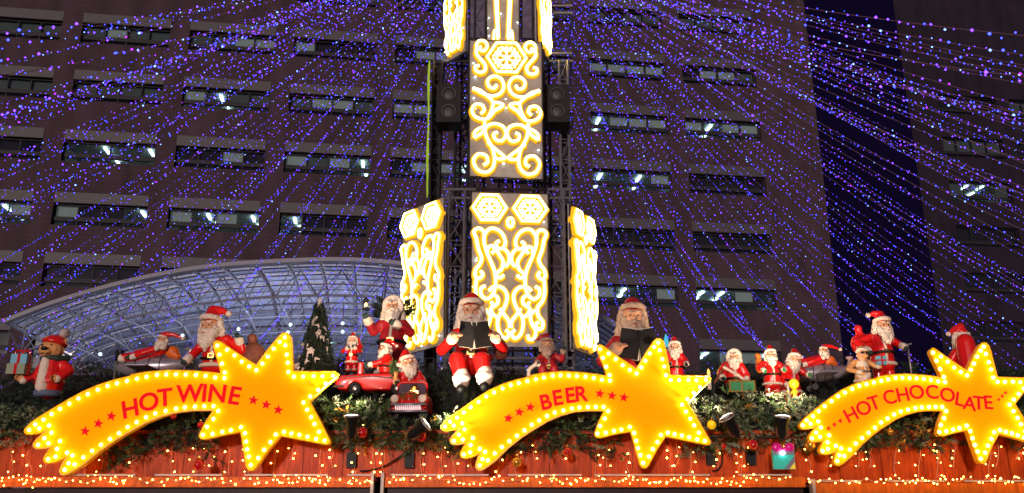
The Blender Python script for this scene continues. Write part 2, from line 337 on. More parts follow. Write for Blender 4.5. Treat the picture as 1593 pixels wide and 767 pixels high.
# ------------------------------------------------------------------ tower
TB = V((-.25, 19.0, 0)); tower = thing('light_tower', TB, 'tall truss tower hung with glowing yellow scrollwork panels', 'tower')
def truss(a, b, wd, nseg, m, r=.028, rd=.014):
    a, b = V(a), V(b); ax = (b - a).normalized(); x = ax.cross(V((0, 1, 0))); x = x.normalized() if x.length > .1 else V((1, 0, 0)); y = ax.cross(x)
    mb = MB(); cor = [(x * i + y * j) * wd / 2 for i, j in ((-1, -1), (1, -1), (1, 1), (-1, 1))]
    for c in cor: mb.cyl(a + c, b + c, r, n=6)
    for s in range(nseg):
        p, q = a.lerp(b, s / nseg), a.lerp(b, (s + 1) / nseg)
        for k in range(4):
            c1, c2 = cor[k], cor[(k + 1) % 4]
            mb.cyl(p + c1, p + c2, rd, n=4); mb.cyl(p + c1, q + c2, rd, n=4) if (s + k) % 2 else mb.cyl(p + c2, q + c1, rd, n=4)
    return mb.build('truss_column', m, tower, world=True)
APEX = P(778, -105, 19.0)
zA = APEX.z
for px, Y, top, w_, mm in ((706, 18.3, 300, .34, 'steel'), (868, 18.3, 300, .34, 'steel'), (720, 20.0, -120, .3, 'dsteel'), (850, 20.0, -120, .3, 'dsteel'), (786, 20.8, -120, .34, 'dsteel'),
                       (741, 18.7, -120, .25, 'dsteel'), (842, 18.7, -120, .25, 'dsteel'), (712, 19.2, 98, .3, 'dsteel')):
    a = P(px, 575, Y); b = P(px, top, Y); truss((a.x, Y, 0), (a.x, Y, b.z), w_, max(6, int(b.z / .55)), M[mm])
for px in (676, 880):
    a = P(px, 300, 18.9); b = P(px, 97, 18.9)
    truss((a.x, 18.9, 0), (a.x, 18.9, b.z), .2, 24, M['steel' if px > 800 else 'dsteel'])
    mb = MB(); mb.box((a.x - (.02 if px > 800 else -.02), 19.12, b.z / 2), (.2, .1, b.z)); mb.build('dark_cladding', M['speaker'], tower, world=True)
for py, Y in ((573, 17.75), (308, 18.2), (95, 18.9), (545, 18.6), (20, 19.3), (-60, 19.3)):
    a = P(688, py, Y); b = P(890, py, Y); mb = MB(); mb.cyl(a, b, .03, n=6); mb.cyl(a + V((0, 0, .2)), b + V((0, 0, .2)), .03, n=6)
    mb.cyl(a + V((0, 1.6, 0)), b + V((0, 1.6, 0)), .03, n=6); mb.cyl(a, a + V((0, 1.6, 0)), .03, n=6); mb.cyl(b, b + V((0, 1.6, 0)), .03, n=6)
    mb.build('ring_beam', M['steel'], tower, world=True)
for px in (699, 866):
    c = P(px, 168, 18.5); mb = MB(); hgt = .92
    mb.box(c, (.55, .5, hgt)); s_ = mb.build('speaker', M['speaker'], tower, world=True)
    for dz in (-.2, .22):
        q = MB(); q.torus(c + V((0, -.26, dz)), .15, .02, (0, 1, 0), 16, 5); q.sph(c + V((0, -.25, dz)), (.12, .02, .12), 10, 6); q.build('driver', M['dsteel'], s_, origin=root.location if False else tower.location)
mb = MB(); mb.tube([P(668 - i * .15 + .35 * math.sin(i * 1.7), 95 + i * 9, 18.4) for i in range(24)], .018, 5)
mb.tube([P(667 - i * .15 - .9 * math.sin(i * .5), 100 + i * 9, 18.4) for i in range(24)], .012, 5); mb.build('green_rope_light', M['greenrope'], tower, world=True)
for xa_, xb_ in ((731, 755), (811, 834)):
    for ya_, yb_ in ((-60, -2), (0, 60)):
        a = P(xa_, ya_, 18.6); c = P(xb_, yb_, 18.6); mb = MB(); mb.box((a + c) / 2, (c.x - a.x, .06, a.z - c.z)); mb.build('mast_cover', M['mast'], tower, world=True)
q = MB(); q.sph(APEX + V((0, 0, .3)), .5, 12, 8); q.cyl(APEX - V((0, 0, .4)), APEX + V((0, 0, .3)), .7, .5, 16); q.build('crown_ring', M['dsteel'], tower, world=True)

# rope light scrolls, drawn in units of a panel 290 x 580 (lower) and 292 x 545 (middle)
LOW = [[(18, 185), (10, 160), (28, 148), (46, 162), (47, 200), (60, 245), (83, 300), (90, 345), (82, 388), (60, 410), (38, 398), (36, 372), (52, 364)],
       [(47, 200), (50, 170), (70, 148), (98, 152), (118, 172), (126, 200), (116, 222), (98, 220), (92, 204), (104, 194)],
       [(88, 222), (104, 246), (118, 272), (112, 300), (98, 312), (92, 326), (106, 332), (120, 322)],
       [(18, 185), (26, 225), (38, 260), (30, 285), (18, 300), (14, 325), (28, 336), (42, 322), (34, 308)],
       [(66, 380), (84, 366), (112, 368), (130, 388), (132, 415), (118, 450), (100, 478), (98, 512), (110, 542), (130, 552), (140, 534), (128, 522)],
       [(84, 395), (98, 408), (96, 428), (82, 434), (74, 420)],
       [(18, 340), (16, 380), (24, 415), (42, 440), (40, 470), (24, 492), (26, 515), (44, 518), (48, 500), (38, 494)],
       [(120, 222), (137, 240), (141, 268), (128, 288), (116, 276)], [(60, 250), (62, 222), (78, 214), (86, 228), (76, 240)], [(100, 478), (82, 468), (72, 446), (86, 436)], [(106, 446), (124, 470), (140, 492), (142, 515)],
       [(52, 450), (70, 470), (64, 500), (50, 525), (56, 552), (74, 556), (80, 540)]]
MID = [[(35, 52), (28, 30), (40, 12), (62, 14), (70, 34), (58, 52), (42, 48), (44, 34)], [(30, 40), (28, 66), (48, 92), (62, 110), (62, 132), (46, 142), (26, 136), (24, 118), (38, 114)],
       [(15, 205), (50, 226), (90, 236), (124, 222), (136, 192), (122, 162), (92, 156), (72, 174), (78, 198), (98, 204), (108, 190)],
       [(12, 210), (40, 214), (72, 238), (92, 260), (88, 292), (68, 330)],
       [(130, 276), (104, 290), (76, 322), (50, 330), (20, 318), (10, 294), (24, 272), (50, 274), (58, 294), (46, 306)], [(92, 262), (116, 262), (132, 272), (104, 292)],
       [(20, 402), (50, 382), (70, 356), (98, 345), (132, 355), (144, 384), (128, 410), (102, 406), (96, 386), (110, 378)], [(20, 402), (22, 380), (44, 364), (66, 358)],
       [(60, 340), (64, 390), (90, 440), (98, 480), (92, 514), (66, 534), (32, 526), (16, 492), (34, 466), (64, 470), (72, 494), (56, 506)],
       [(72, 420), (104, 446), (140, 476), (106, 480), (94, 458)]]
UPP = [[(50, -220), (34, -120), (44, 0), (60, 90), (82, 220), (100, 330)], [(88, -240), (86, -100), (88, 40), (92, 180), (108, 330)], [(60, 330), (66, 292), (84, 288), (92, 312)],
       [(145, 20), (116, -10), (108, -60), (128, -96), (145, -60)], [(58, 60), (70, 40), (82, 62), (80, 110), (68, 126), (56, 100), (58, 60)]]
def hexa(cx, cy, r, sq=.9):
    hx = [(cx + r * math.cos(R(60 * k)), cy + r * sq * math.sin(R(60 * k))) for k in range(6)]
    out = [('c', hx)]
    for k in range(6):
        a = R(60 * k + 30); out.append(('s', [(cx, cy), (cx + r * .68 * math.cos(a), cy + r * .68 * math.sin(a) * sq)]))
        for t in (.38, .55):
            for sg in (-.45, .45):
                out.append(('s', [(cx + r * t * math.cos(a), cy + r * t * math.sin(a) * sq), (cx + r * (t + .16) * math.cos(a + sg), cy + r * (t + .16) * math.sin(a + sg) * sq)]))
    return out
NEON = [M['neon'], M['neoncore'], M['neonmid']]  # outer and middle tubes paint the halo around the bright core
def rope(mb, Q, pts, r, closed=False):
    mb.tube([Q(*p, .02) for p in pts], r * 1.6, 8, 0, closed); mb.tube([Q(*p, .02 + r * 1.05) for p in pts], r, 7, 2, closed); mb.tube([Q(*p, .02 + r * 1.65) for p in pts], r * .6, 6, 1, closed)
def light_panel(corners, W, H, curves, hexes, circles=(), r=.047, vis=1.0):
    """corners: tl, tr, br, bl in the place"""
    tl, tr, br, bl = [V(c) for c in corners]; nrm = (tr - tl).cross(bl - tl).normalized()
    if nrm.y > 0: nrm = -nrm
    def Q(u, v, off=.045):
        a = tl.lerp(tr, u / W); b = bl.lerp(br, u / W); return a.lerp(b, v / H) + nrm * off
    mb = MB(); mb.prism([Q(0, 0, 0), Q(W, 0, 0), Q(W, H, 0), Q(0, H, 0)], -nrm * .05)
    pn = mb.build('light_panel', M['plate'], tower, world=True); org = tower.location
    e = MB(); e.tube([Q(0, 0, 0), Q(W, 0, 0), Q(W, H, 0), Q(0, H, 0), Q(0, 0, 0)], .02, 4); e.build('panel_frame', M['dsteel'], pn, origin=org)
    for cv in curves:
        for mir in (0, 1):
            pl_ = [(W - p.x if mir else p.x, p.y) for p in smoothpath([(a, b, 0) for a, b in cv], 5) if -5 <= p.y <= H + 3]
            mb = MB(); rope(mb, Q, pl_, r)
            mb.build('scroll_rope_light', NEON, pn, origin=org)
    for hx in hexes:
        mb = MB()
        for kd, pts in hexa(*hx):
            if kd == 'c': rope(mb, Q, pts, r, True)
            else: rope(mb, Q, pts, r * .62)
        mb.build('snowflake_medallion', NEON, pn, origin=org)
    for cx, cy, cr in circles:
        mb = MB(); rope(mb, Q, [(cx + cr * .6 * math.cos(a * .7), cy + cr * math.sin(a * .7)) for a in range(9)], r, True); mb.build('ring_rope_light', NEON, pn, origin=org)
    for k in range(9):   # glowing specks painting the reflections of stray white leds in the panel
        x, y = random.choice((random.uniform(.02, .1), random.uniform(.42, .58), random.uniform(.9, .98))) * W, random.uniform(.02, .98) * H
        mb = MB(); mb.octa(Q(x, y, .05), random.uniform(.012, .022)); mb.build('white_led', M['white_led'], pn, origin=org)
    return pn
lowhex = [(68, 66, 62), (220, 66, 62)]; lowc = [(145, 122, 18)]
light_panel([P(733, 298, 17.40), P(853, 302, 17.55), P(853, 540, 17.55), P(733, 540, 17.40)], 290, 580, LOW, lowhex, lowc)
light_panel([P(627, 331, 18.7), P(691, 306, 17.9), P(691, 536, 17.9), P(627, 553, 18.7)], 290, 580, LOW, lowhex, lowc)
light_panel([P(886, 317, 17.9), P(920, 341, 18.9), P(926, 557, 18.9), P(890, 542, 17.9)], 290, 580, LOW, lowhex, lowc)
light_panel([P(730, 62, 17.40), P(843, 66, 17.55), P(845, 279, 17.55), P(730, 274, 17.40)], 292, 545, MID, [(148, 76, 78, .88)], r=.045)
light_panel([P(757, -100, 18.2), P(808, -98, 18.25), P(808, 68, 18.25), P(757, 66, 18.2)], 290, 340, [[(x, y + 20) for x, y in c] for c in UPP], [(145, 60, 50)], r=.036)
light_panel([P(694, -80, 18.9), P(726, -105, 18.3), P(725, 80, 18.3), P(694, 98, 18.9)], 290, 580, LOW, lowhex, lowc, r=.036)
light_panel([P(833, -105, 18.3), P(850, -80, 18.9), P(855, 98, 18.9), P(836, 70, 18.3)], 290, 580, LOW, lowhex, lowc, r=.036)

# ------------------------------------------------------------------ light strands from the crown
NS = 136; RAD = 16.5; grp = 'light strands fanning out from the tower crown'
ordn = ['first', 'second', 'third', 'fourth', 'fifth', 'sixth', 'seventh', 'eighth', 'ninth', 'tenth', 'eleventh', 'twelfth', 'thirteenth', 'fourteenth', 'fifteenth', 'sixteenth', 'seventeenth', 'eighteenth', 'nineteenth', 'twentieth']
def ordinal(n): return ordn[n] if n < 20 else (['twenty', 'thirty', 'forty', 'fifty', 'sixty', 'seventy'][(n + 1) // 10 - 2] + '-' + ordn[(n + 1) % 10 - 1] if (n + 1) % 10 else ['twentieth', 'thirtieth', 'fortieth', 'fiftieth', 'sixtieth', 'seventieth'][(n + 1) // 10 - 2])
cnt = {'left': 0, 'right': 0}
def strand(phi, side, rk, RAD=RAD, ze=3.4, tier=''):
    a = APEX + V((math.sin(phi) * .6, math.cos(phi) * .6, random.uniform(-.3, .3)))
    rad = RAD + random.uniform(-1.2, 1.2); e = V((TB.x + math.sin(phi) * rad, TB.y + math.cos(phi) * rad, ze + random.uniform(-.4, .8)))
    sag = random.uniform(.5, 1.3); pts = []
    for i in range(25):
        t = i / 24; p = a.lerp(e, t); p.z -= sag * 4 * t * (1 - t); pts.append(p)
    vis = [PIX(p) for p in pts]
    if not any(q and -80 < q[0] < 1680 and -60 < q[1] < 780 and p.y > 1 for q, p in zip(vis, pts)): return False
    wb = MB(); wb.tube(pts, .004, 3)
    Lh = (e - a).length; tt = .25; bulbs = MB(); gap = random.choice((.15, .17, .2))
    mixw = random.choice(((6, 4, 1, .5), (4, 7, 1, .2), (6, 3, .5, 1.5), (4, 4, 2, .3)))
    while tt < Lh:
        t = tt / Lh; x = t * 24; i = min(23, int(x)); p = pts[i].lerp(pts[i + 1], x - i) + V([random.gauss(0, .016) for _ in range(3)])
        q = PIX(p)
        if q and -30 < q[0] < 1630 and -30 < q[1] < 740: bulbs.octa(p, random.choice((.008, .009, .010, .012, .015, .020)) * random.choice((.8, 1, 1)), random.choices(range(4), mixw)[0])
        tt += gap * random.uniform(.5, 1.5)
    if not bulbs.v: return False
    cnt.setdefault(side + tier, 0); cnt[side + tier] += 1
    lab = f"{ordinal(cnt[side+tier]-1)} {tier}violet light strand on the {side} of the tower, counting outward"
    rt = thing('light_strand', a, lab, 'light strand', grp)
    wb.build('wire', M['wire'], rt, world=True)
    tag(bulbs.build('bulbs', [M['led1'], M['led2'], M['led3'], M['led4']], rt, world=True), kind='stuff')
    return True
angs = [(i + .5) / NS * 2 * math.pi for i in range(NS)]
for side, sgn in (('left', -1), ('right', 1)):
    for i in range(NS // 2): strand(sgn * (i + .5) / (NS // 2) * math.pi * .905 + random.uniform(-.02, .02), side, i)
    for i in range(38): strand(sgn * (i + .5) / 38 * math.pi * .48 + random.uniform(-.03, .03), side, i, 25, 9.5, 'high outer ')

# ------------------------------------------------------------------ market stalls
YF = 8.2                                            # plane of the fascias
def zat(py, Y=YF): return P(796, py, Y).z
stalls = []
for nm, xa, xb, lab in (('a', -140, 588, 'red brown market stall front under the HOT WINE sign'), ('b', 603, 1236, 'red brown market stall front under the BEER sign'), ('c', 1246, 1760, 'red brown market stall front under the HOT CHOCOLATE sign')):
    Xa, Xb = P(xa, 720, YF).x, P(xb, 720, YF).x; xm = (Xa + Xb) / 2; Wd = Xb - Xa
    rt = thing('market_stall', (xm, YF, 0), lab, 'stall', 'market stalls in a row'); stalls.append(rt)
    low = -.05 if nm == 'c' else 0
    z0, z1 = zat(742) + low, zat(676); n = int(Wd / .34); gapf = .05
    for i in range(n):
        x0, x1 = Xa - .042 + (Wd + .084) * i / n, Xa - .042 + (Wd + .084) * (i + 1) / n
        b = MB(); b.box(((x0 + x1) / 2, YF + .012 + random.uniform(-.004, .004), (z0 + z1) / 2), (x1 - x0 - .005, .03, z1 - z0)); b.build('plank', M['fascia'], rt, world=True)
    b = MB(); b.box((xm, YF - .02, z1 + .015), (Wd + .1, .1, .03)); b.build('moulding', M['fascia'], rt, world=True)
    b = MB(); b.box((xm, YF - .22, zat(750, 7.95) + low), (Wd, .06, .085)); b.build('awning_board', M['board'], rt, world=True)
    b = MB(); b.box((xm, YF - .1, zat(744, 7.95) + low - .005), (Wd, .2, .02)); b.build('shelf', M['board'], rt, world=True)
    b = MB(); b.box((xm, YF - .16, zat(775, 7.95) + low), (Wd, .04, .17)); b.build('lower_board', M['darkwood'], rt, world=True)
    # pale trim on the top edge, broken where it is covered
    for (ta, tb) in {'a': ((105, 210), (240, 345), (380, 510), (540, 582)), 'b': ((608, 760), (790, 905), (925, 1105), (1150, 1232)), 'c': ((1258, 1340), (1382, 1470), (1500, 1600))}[nm]:
        a, c = P(ta, 741, 7.93), P(tb, 741, 7.93); b = MB(); b.box(((a.x + c.x) / 2, 7.945, a.z + low + .012), (c.x - a.x, .02, .014)); b.build('trim_strip', M['trimw'], rt, world=True)
    for X in ((Xb,) if nm == 'a' else (Xa,) if nm == 'b' else (Xa,)):
        b = MB(); b.box((X, 7.95, zat(752, 7.95) + low), (.025, .09, .17)); b.build('end_trim', M['trimw'], rt, world=True)
    for X in (Xa + .08, Xb - .08):
        b = MB(); b.box((X, YF + .05, (z0) / 2 - .05), (.1, .1, z0 - .1)); b.build('post', M['darkwood'], rt, world=True)
    # roof slope that carries the figures
    b = MB(); zr0, zr1 = z1 - .05, 3.25
    b.prism([(Xa - .1, YF + .03, zr0), (Xb + .1, YF + .03, zr0), (Xb + .1, YF + 1.9, zr1), (Xa - .1, YF + 1.9, zr1)], (0, 0, -.06)); b.build('roof', M['roof'], rt, world=True)
    b = MB(); b.box((xm, YF + 2.2, 1.15), (Wd, .06, 2.3)); b.build('back_wall', M['darkwood'], rt, world=True)
    b = MB(); b.box((xm, YF + 2.05, 3.2), (Wd, .3, .05)); b.build('ridge', M['roof'], rt, world=True)
def roofz(Y): return 2.33 + (Y - YF) * (3.25 - 2.33) / 1.9

# ------------------------------------------------------------------ comet signs
A_ = lambda x, y: (30 + x * .2476, 560 + y * .2476)
B_ = lambda x, y: (190 + x * .2476, 510 + y * .2476)
C_ = lambda x, y: (300 + x * .3129, 510 + y * .3129)
bulbs1 = [A_(*q) for q in ((62,440),(100,405),(152,375),(203,340),(255,308),(314,275),(372,242),(430,215),(493,187),(554,163),(613,147),(676,132),(125,430),(187,412),(202,457),(158,492),(118,533),(183,523),(256,510),
   (237,559),(228,607),(181,623),(300,582),(334,600),(310,649),(285,690),(347,656),(402,612),(457,571),(513,533),(570,496),(626,460),(681,421))]
bulbs1 += [B_(*q) for q in ((93,320),(153,308),(219,296),(277,293),(338,293),(399,294),(463,296),(524,302),(584,312),(91,593),(150,562),(208,538),(273,522),(338,507),(394,499),(457,495),(516,492),(574,492))]
bulbs1 += [C_(*q) for q in ((157,250),(158,222),(145,178),(133,133),(122,88),(170,109),(207,137),(243,168),(280,192),(316,210),(346,178),(373,143),(402,104),(432,70),(457,47),(460,87),(467,133),(472,173),(475,219),(502,243),(549,242),(600,240),(645,241),(697,238),(660,276),(623,308),(584,341),(550,371),(568,407),(588,444),(605,478),(627,517),(655,560),(613,552),(570,541),(530,532),(490,525),(453,517),(412,530),(386,568),(354,606),(325,647),(288,682),(278,641),(270,604),(265,565),(259,524),(239,494),(189,509),(146,517),(98,527),(50,532),(70,492),(102,453),(126,413))]
out1 = [A_(*q) for q in ((36,450),(40,436),(75,400),(130,360),(205,314),(300,258),(400,203),(500,160),(600,128),(700,105))] + [B_(*q) for q in ((60,298),(150,281),(300,269),(450,273),(560,283),(622,291))]
out1 += [C_(*q) for q in ((137,195),(106,96),(107,78),(120,66),(136,70),(225,130),(317,188),(375,110),(432,42),(448,29),(470,28),(484,42),(489,75),(498,217),(600,220),(708,219),(722,228),(716,244),(650,298),(580,366),(632,460),(682,562),(682,574),(668,580),(560,560),(436,536),(375,608),(312,697),(298,709),(280,708),(268,690),(255,600),(240,516),(150,533),(62,554),(42,551),(34,538),(42,518),(72,462),(108,410))]
out1 += [B_(*q) for q in ((574,517),(450,518),(350,529),(250,556),(150,596),(50,652))] + [A_(*q) for q in ((646,478),(600,507),(500,577),(400,660),(315,711),(285,722),(266,718),(256,702),(266,672),(285,635),(312,604),(280,618),(230,640),(190,648),(165,643),(156,628),(162,608),(190,570),(232,532),(200,546),(150,556),(110,556),(93,545),(92,528),(110,502),(180,443),(140,456),(80,466),(50,466))]
def tps(src, dst):
    src = np.array(src, float); dst = np.array(dst, float); n = len(src)
    U = lambda r2: np.where(r2 > 0, r2 * np.log(r2 + 1e-9), 0)
    K = U(((src[:, None] - src[None]) ** 2).sum(-1)); Pm = np.hstack([np.ones((n, 1)), src])
    Lm = np.zeros((n + 3, n + 3)); Lm[:n, :n] = K + np.eye(n) * 30; Lm[:n, n:] = Pm; Lm[n:, :n] = Pm.T
    W = np.linalg.solve(Lm, np.vstack([dst, np.zeros((3, 2))]))
    def f(p): p = np.array(p, float); return tuple((U(((src - p) ** 2).sum(-1)) @ W[:n]) + np.array([1, *p]) @ W[n:])
    return f
Z4 = lambda x, y: (680 + x * .2477, 560 + y * .2477); Z5 = lambda x, y: (880 + x * .3, 520 + y * .3)
Z6 = lambda x, y: (1240 + x * .2347, 570 + y * .2347); Z7 = lambda x, y: (1393 + x * .3, 520 + y * .3)
src = [A_(62,440), A_(187,412), A_(202,457), A_(118,533), A_(256,510), A_(181,623), A_(300,582), A_(334,600), A_(285,690), (122,620), (197.4,592.7), (273.7,582.5), A_(402,612), (227,649), B_(574,492)]
srcC = [(157,250),(122,88),(316,210),(455,48),(475,219),(502,243),(697,238),(550,371),(655,560),(453,517),(288,682),(239,494),(259,524),(50,532),(126,413)]
src += [C_(*q) for q in srcC]
dst2 = [Z4(50,418), Z4(158,398), Z4(172,436), Z4(106,508), Z4(224,490), Z4(168,594), Z4(268,558), Z4(301,577), Z4(268,662), (756.5,617), (820.5,593), (884.9,584.3), Z4(362,586), (850.9,647), Z5(197,377)]
dst2 += [Z5(*q) for q in ((230,240),(178,78),(368,203),(478,45),(520,213),(545,238),(727,237),(603,365),(722,553),(530,510),(402,667),(333,481),(355,512),(165,515),(220,398))]
dst3 = [Z6(38,390), Z6(140,365), Z6(158,405), Z6(100,477), Z6(212,457), Z6(170,560), Z6(257,527), Z6(293,543), Z6(267,627), (1304,616.5), (1359.6,595), (1415,588), Z6(350,551), (1391,644.6), Z7(243,377)]
dst3 += [Z7(*q) for q in ((257,248),(195,95),(372,213),(457,65),(507,225),(530,247),(690,247),(592,365),(700,545),(543,497),(443,645),(370,474),(388,502),(228,507),(263,398))]
ident = lambda p: p
font_cache = {}
bulbmesh = None
def star_pts(cx, cy, r, rot=0): return [(cx + (r if k % 2 == 0 else r * .42) * math.sin(math.pi * k / 5 + rot), cy - (r if k % 2 == 0 else r * .42) * math.cos(math.pi * k / 5 + rot)) for k in range(10)]
def comet(f, letters, stars, lab, capx, bold=.018):
    global bulbmesh
    YS = 7.86; c = P(*f((250, 690)), YS); rt = thing('comet_sign', (c.x, YS, zat(700)), lab, 'sign', 'comet shaped drink signs')
    o = [P(*f(q), YS) for q in out1]
    face = MB(); face.add(o, [tuple(range(len(o)))]); b = face.build('face_panel', M['signface'], rt, world=True)
    n = len(o); back = [p + V((0, .07, 0)) for p in o]; sd_ = MB(); fr = [p + V((0, -.008, 0)) for p in o]
    sd_.add(fr + back, [(i, i + n, (i + 1) % n + n, (i + 1) % n) for i in range(n)] + [tuple(range(2 * n - 1, n - 1, -1))]); sd_.build('sign_case', M['signside'], rt, world=True)
    rim = MB(); rim.tube(fr, .009, 5, closed=True); rim.build('rim', M['signside'], rt, world=True)
    if bulbmesh is None:
        q = MB(); q.sph((0, 0, 0), (.016, .016, .016), 8, 6); ob = q.build('bulb', M['lamp'], smooth=True); bulbmesh = ob.data; bpy.data.objects.remove(ob)
    for q in bulbs1:
        p = P(*f(q), YS - .032); inst('bulb', bulbmesh, p - rt.location, rt)
    for ch, px, py, rot in letters:
        cu = bpy.data.curves.new('letter', 'FONT'); cu.body = ch; cu.align_x = 'CENTER'; cu.size = 1; cu.extrude = .004; cu.offset = bold
        tmp = bpy.data.objects.new('tmp', cu); me = bpy.data.meshes.new_from_object(tmp); bpy.data.objects.remove(tmp)
        me.materials.clear(); me.materials.append(M['letter']); ob = bpy.data.objects.new('letter', me); C.objects.link(ob); ob.parent = rt
        hgt = (P(px, py - capx / 2, YS).z - P(px, py + capx / 2, YS).z); sc = hgt / .70
        p = P(px, py, YS - .008); rm = Matrix.Rotation(R(rot), 3, 'Y')     # counter-clockwise as seen from the street
        up = Matrix.Rotation(-R(rot), 3, 'Y') @ V((0, 0, 1))
        ob.rotation_euler = (R(90), -R(rot), 0); ob.scale = (sc, sc, 1)
        ob.location = p - rt.location - up * hgt / 2
    for px, py, r_ in stars:
        mb = MB(); mb.prism([P(x, y, YS - .008) for x, y in star_pts(px, py, r_, .15)], (0, .006, 0)); mb.build('red_star', M['letter'], rt, world=True)
    for q in ((150, 640), (400, 640)):
        p = P(*f(q), YS); mb = MB(); mb.box((p.x, YS + .22, zat(690)), (.04, .24, .04)); mb.box((p.x, YS + .13, (p.z + zat(690)) / 2), (.04, .04, abs(p.z - zat(690)) + .1)); mb.build('bracket', M['dsteel'], rt, world=True)
    return rt
comet(ident, [('H', *B_(50,505), 15), ('O', *B_(167,462), 12), ('T', *B_(268,435), 8), ('W', *B_(424,410), 4), ('I', *B_(517,408), 0), ('N', *B_(598,410), -3), ('E', *C_(207,335), -8)],
      [(*A_(412,447), 8.3), (*A_(495,399), 8.3), (*A_(577,353), 8.3), (*C_(300,360), 8.3), (*C_(364,382), 8.3), (*C_(424,408), 8.3)], 'yellow comet sign with bulbs and red lettering HOT WINE', 27, .020)
comet(tps(src, dst2), [('B', *Z4(680,262), 12), ('E', *Z4(755,235), 9), ('E', *Z5(22,315), 6), ('R', *Z5(78,308), 3)],
      [(*Z4(447,366), 8), (*Z4(516,327), 8), (*Z4(585,296), 8), (*Z5(177,308), 8), (*Z5(240,318), 8), (*Z5(302,328), 8)], 'yellow comet sign with bulbs and red lettering BEER', 23, .024)
comet(tps(src, dst3), [('H', *Z6(356,318), 24), ('O', *Z6(440,275), 20), ('T', *Z6(510,240), 16), ('C', *Z6(612,202), 11), ('H', *Z6(700,185), 6), ('O', *Z7(110,298), 2), ('C', *Z7(190,297), -4), ('O', *Z7(270,313), -12), ('L', *Z7(332,335), -16), ('A', *Z7(385,358), -12), ('T', *Z7(432,355), -6), ('E', *Z7(480,352), -2)],
      [(*Z6(210,411), 4.2), (*Z6(248,385), 4.2), (*Z6(287,361), 4.2), (*Z7(537,338), 3), (*Z7(555,321), 3), (*Z7(573,303), 3)], 'yellow comet sign with bulbs and red lettering HOT CHOCOLATE', 21, .012)

# ------------------------------------------------------------------ greenery on the roofs
def sprig(mb, p, d, L_, n, w_, mi, tw=3, droop=.3):
    d = V(d).normalized(); x = d.cross(V((0, 0, 1))); x = x.normalized() if x.length > .05 else V((1, 0, 0)); y = d.cross(x)
    e = p + d * L_ + V((0, 0, -droop * L_ * .4)); mb.add([p + x * .003, p - x * .003, e], [(0, 1, 2)], tw)
    for k in range(n):
        t = (k + random.random()) / n; q = p.lerp(e, .08 + .92 * t); a = random.uniform(0, 6.28)
        dd = (d * .75 + (x * math.cos(a) + y * math.sin(a)) * .85).normalized(); ln = w_ * (1.15 - .55 * t) * random.uniform(.7, 1.2)
        s = dd.cross(V((random.gauss(0, 1), random.gauss(0, 1), random.gauss(0, 1)))).normalized() * ln * .13
        mb.add([q - s, q + s, q + dd * ln], [(0, 1, 2)], mi)
PM = [M['pine'], M['pine2'], M['frost'], M['twig'], M['goldleaf']]
def garland(px0, px1, top, bot, dens, mix, lab, Y=YF - .04, thick=.16, name='pine_garland', cat='garland'):
    """a bough of pine between two points of the board; top/bot give its upper and lower edge"""
    a = P((px0 + px1) / 2, bot(.5), Y); mb = MB(); n = int((px1 - px0) * dens)
    for _ in range(n):
        t = random.random(); px = px0 + (px1 - px0) * t; py = random.uniform(top(t), bot(t)); q = P(px, py, Y + random.uniform(-thick, thick))
        d = V((random.gauss(0, 1), -.6 + random.gauss(0, .5), random.gauss(-.1, .7))); sprig(mb, q, d, random.uniform(.07, .13), 15, random.uniform(.03, .05), random.choices((0, 1, 2, 4), mix)[0])
    o = mb.build(name, PM, origin=a); return tag(o, lab, cat, 'pine boughs along the stall roofs')
cst = lambda v: (lambda t: v)
G = lambda *v: (lambda t: float(np.interp(t, np.linspace(0, 1, len(v)), v)))
garland(-60, 70, G(625, 640), G(690, 692, 668), 2.6, (2, 3, 5, .3), 'frosted pale green pine bough at the left edge below the bear')
garland(170, 345, G(700, 668, 650, 640), G(730, 712, 700, 690, 725), 2.6, (6, 3, .3, .1), 'dark drooping pine bough hanging below the HOT WINE lettering')
garland(488, 605, G(620, 628), G(690, 695), 3.4, (1, 6, 2.4, .6), 'fresh green pine bough beside the right tip of HOT WINE sign')
garland(600, 760, G(652, 664, 640, 660), G(700, 698, 715), 3.0, (3, 5, 1.5, .6), 'green pine bough under the red toy cars')
garland(755, 965, G(700, 650, 640, 640), G(700, 705, 700, 715), 2.6, (6, 3, .6, .1), 'dark green pine bough hanging under the BEER lettering')
garland(1060, 1275, G(615, 610, 625), G(715, 700, 690, 712), 3.4, (2, 3, 4.5, .3), 'frosted silver green pine bough between BEER and HOT CHOCOLATE signs')
garland(1300, 1480, G(690, 655, 645), G(700, 692, 705), 2.8, (4, 4, 1, .6), 'pine bough hanging under the HOT CHOCOLATE lettering')
garland(1560, 1680, G(640, 650), G(700, 690), 2.4, (5, 3, 1, .2), 'pine bough at the right edge beyond the last sign')
def roof_green(px0, px1, lab):
    mb = MB(); a = P((px0 + px1) / 2, 620, YF + .8)
    for _ in range(int((px1 - px0) * 2.3)):
        Y = YF + random.uniform(.0, 1.9); p = P(random.uniform(px0, px1), 600, Y); p.z = roofz(Y) + random.uniform(-.02, .14)
        sprig(mb, p, (random.gauss(0, 1), random.gauss(-.3, .6), random.uniform(.1, 1)), random.uniform(.1, .2), 12, random.uniform(.04, .07), random.choices((0, 1), (14, 1))[0])  # nearly all dark needles: the roof's dimness put into their colour
    return tag(mb.build('pine_branches', PM, origin=a), lab, 'pine branches', 'dark pine branches on the roofs')
roof_green(-80, 420, 'dark pine branches spread on the roof behind the HOT WINE tail')
roof_green(420, 800, 'dark pine branches spread on the roof around the red toy cars')
roof_green(800, 1180, 'dark pine branches spread on the roof behind the BEER star')
roof_green(1180, 1700, 'dark pine branches spread on the roof behind the HOT CHOCOLATE sign')

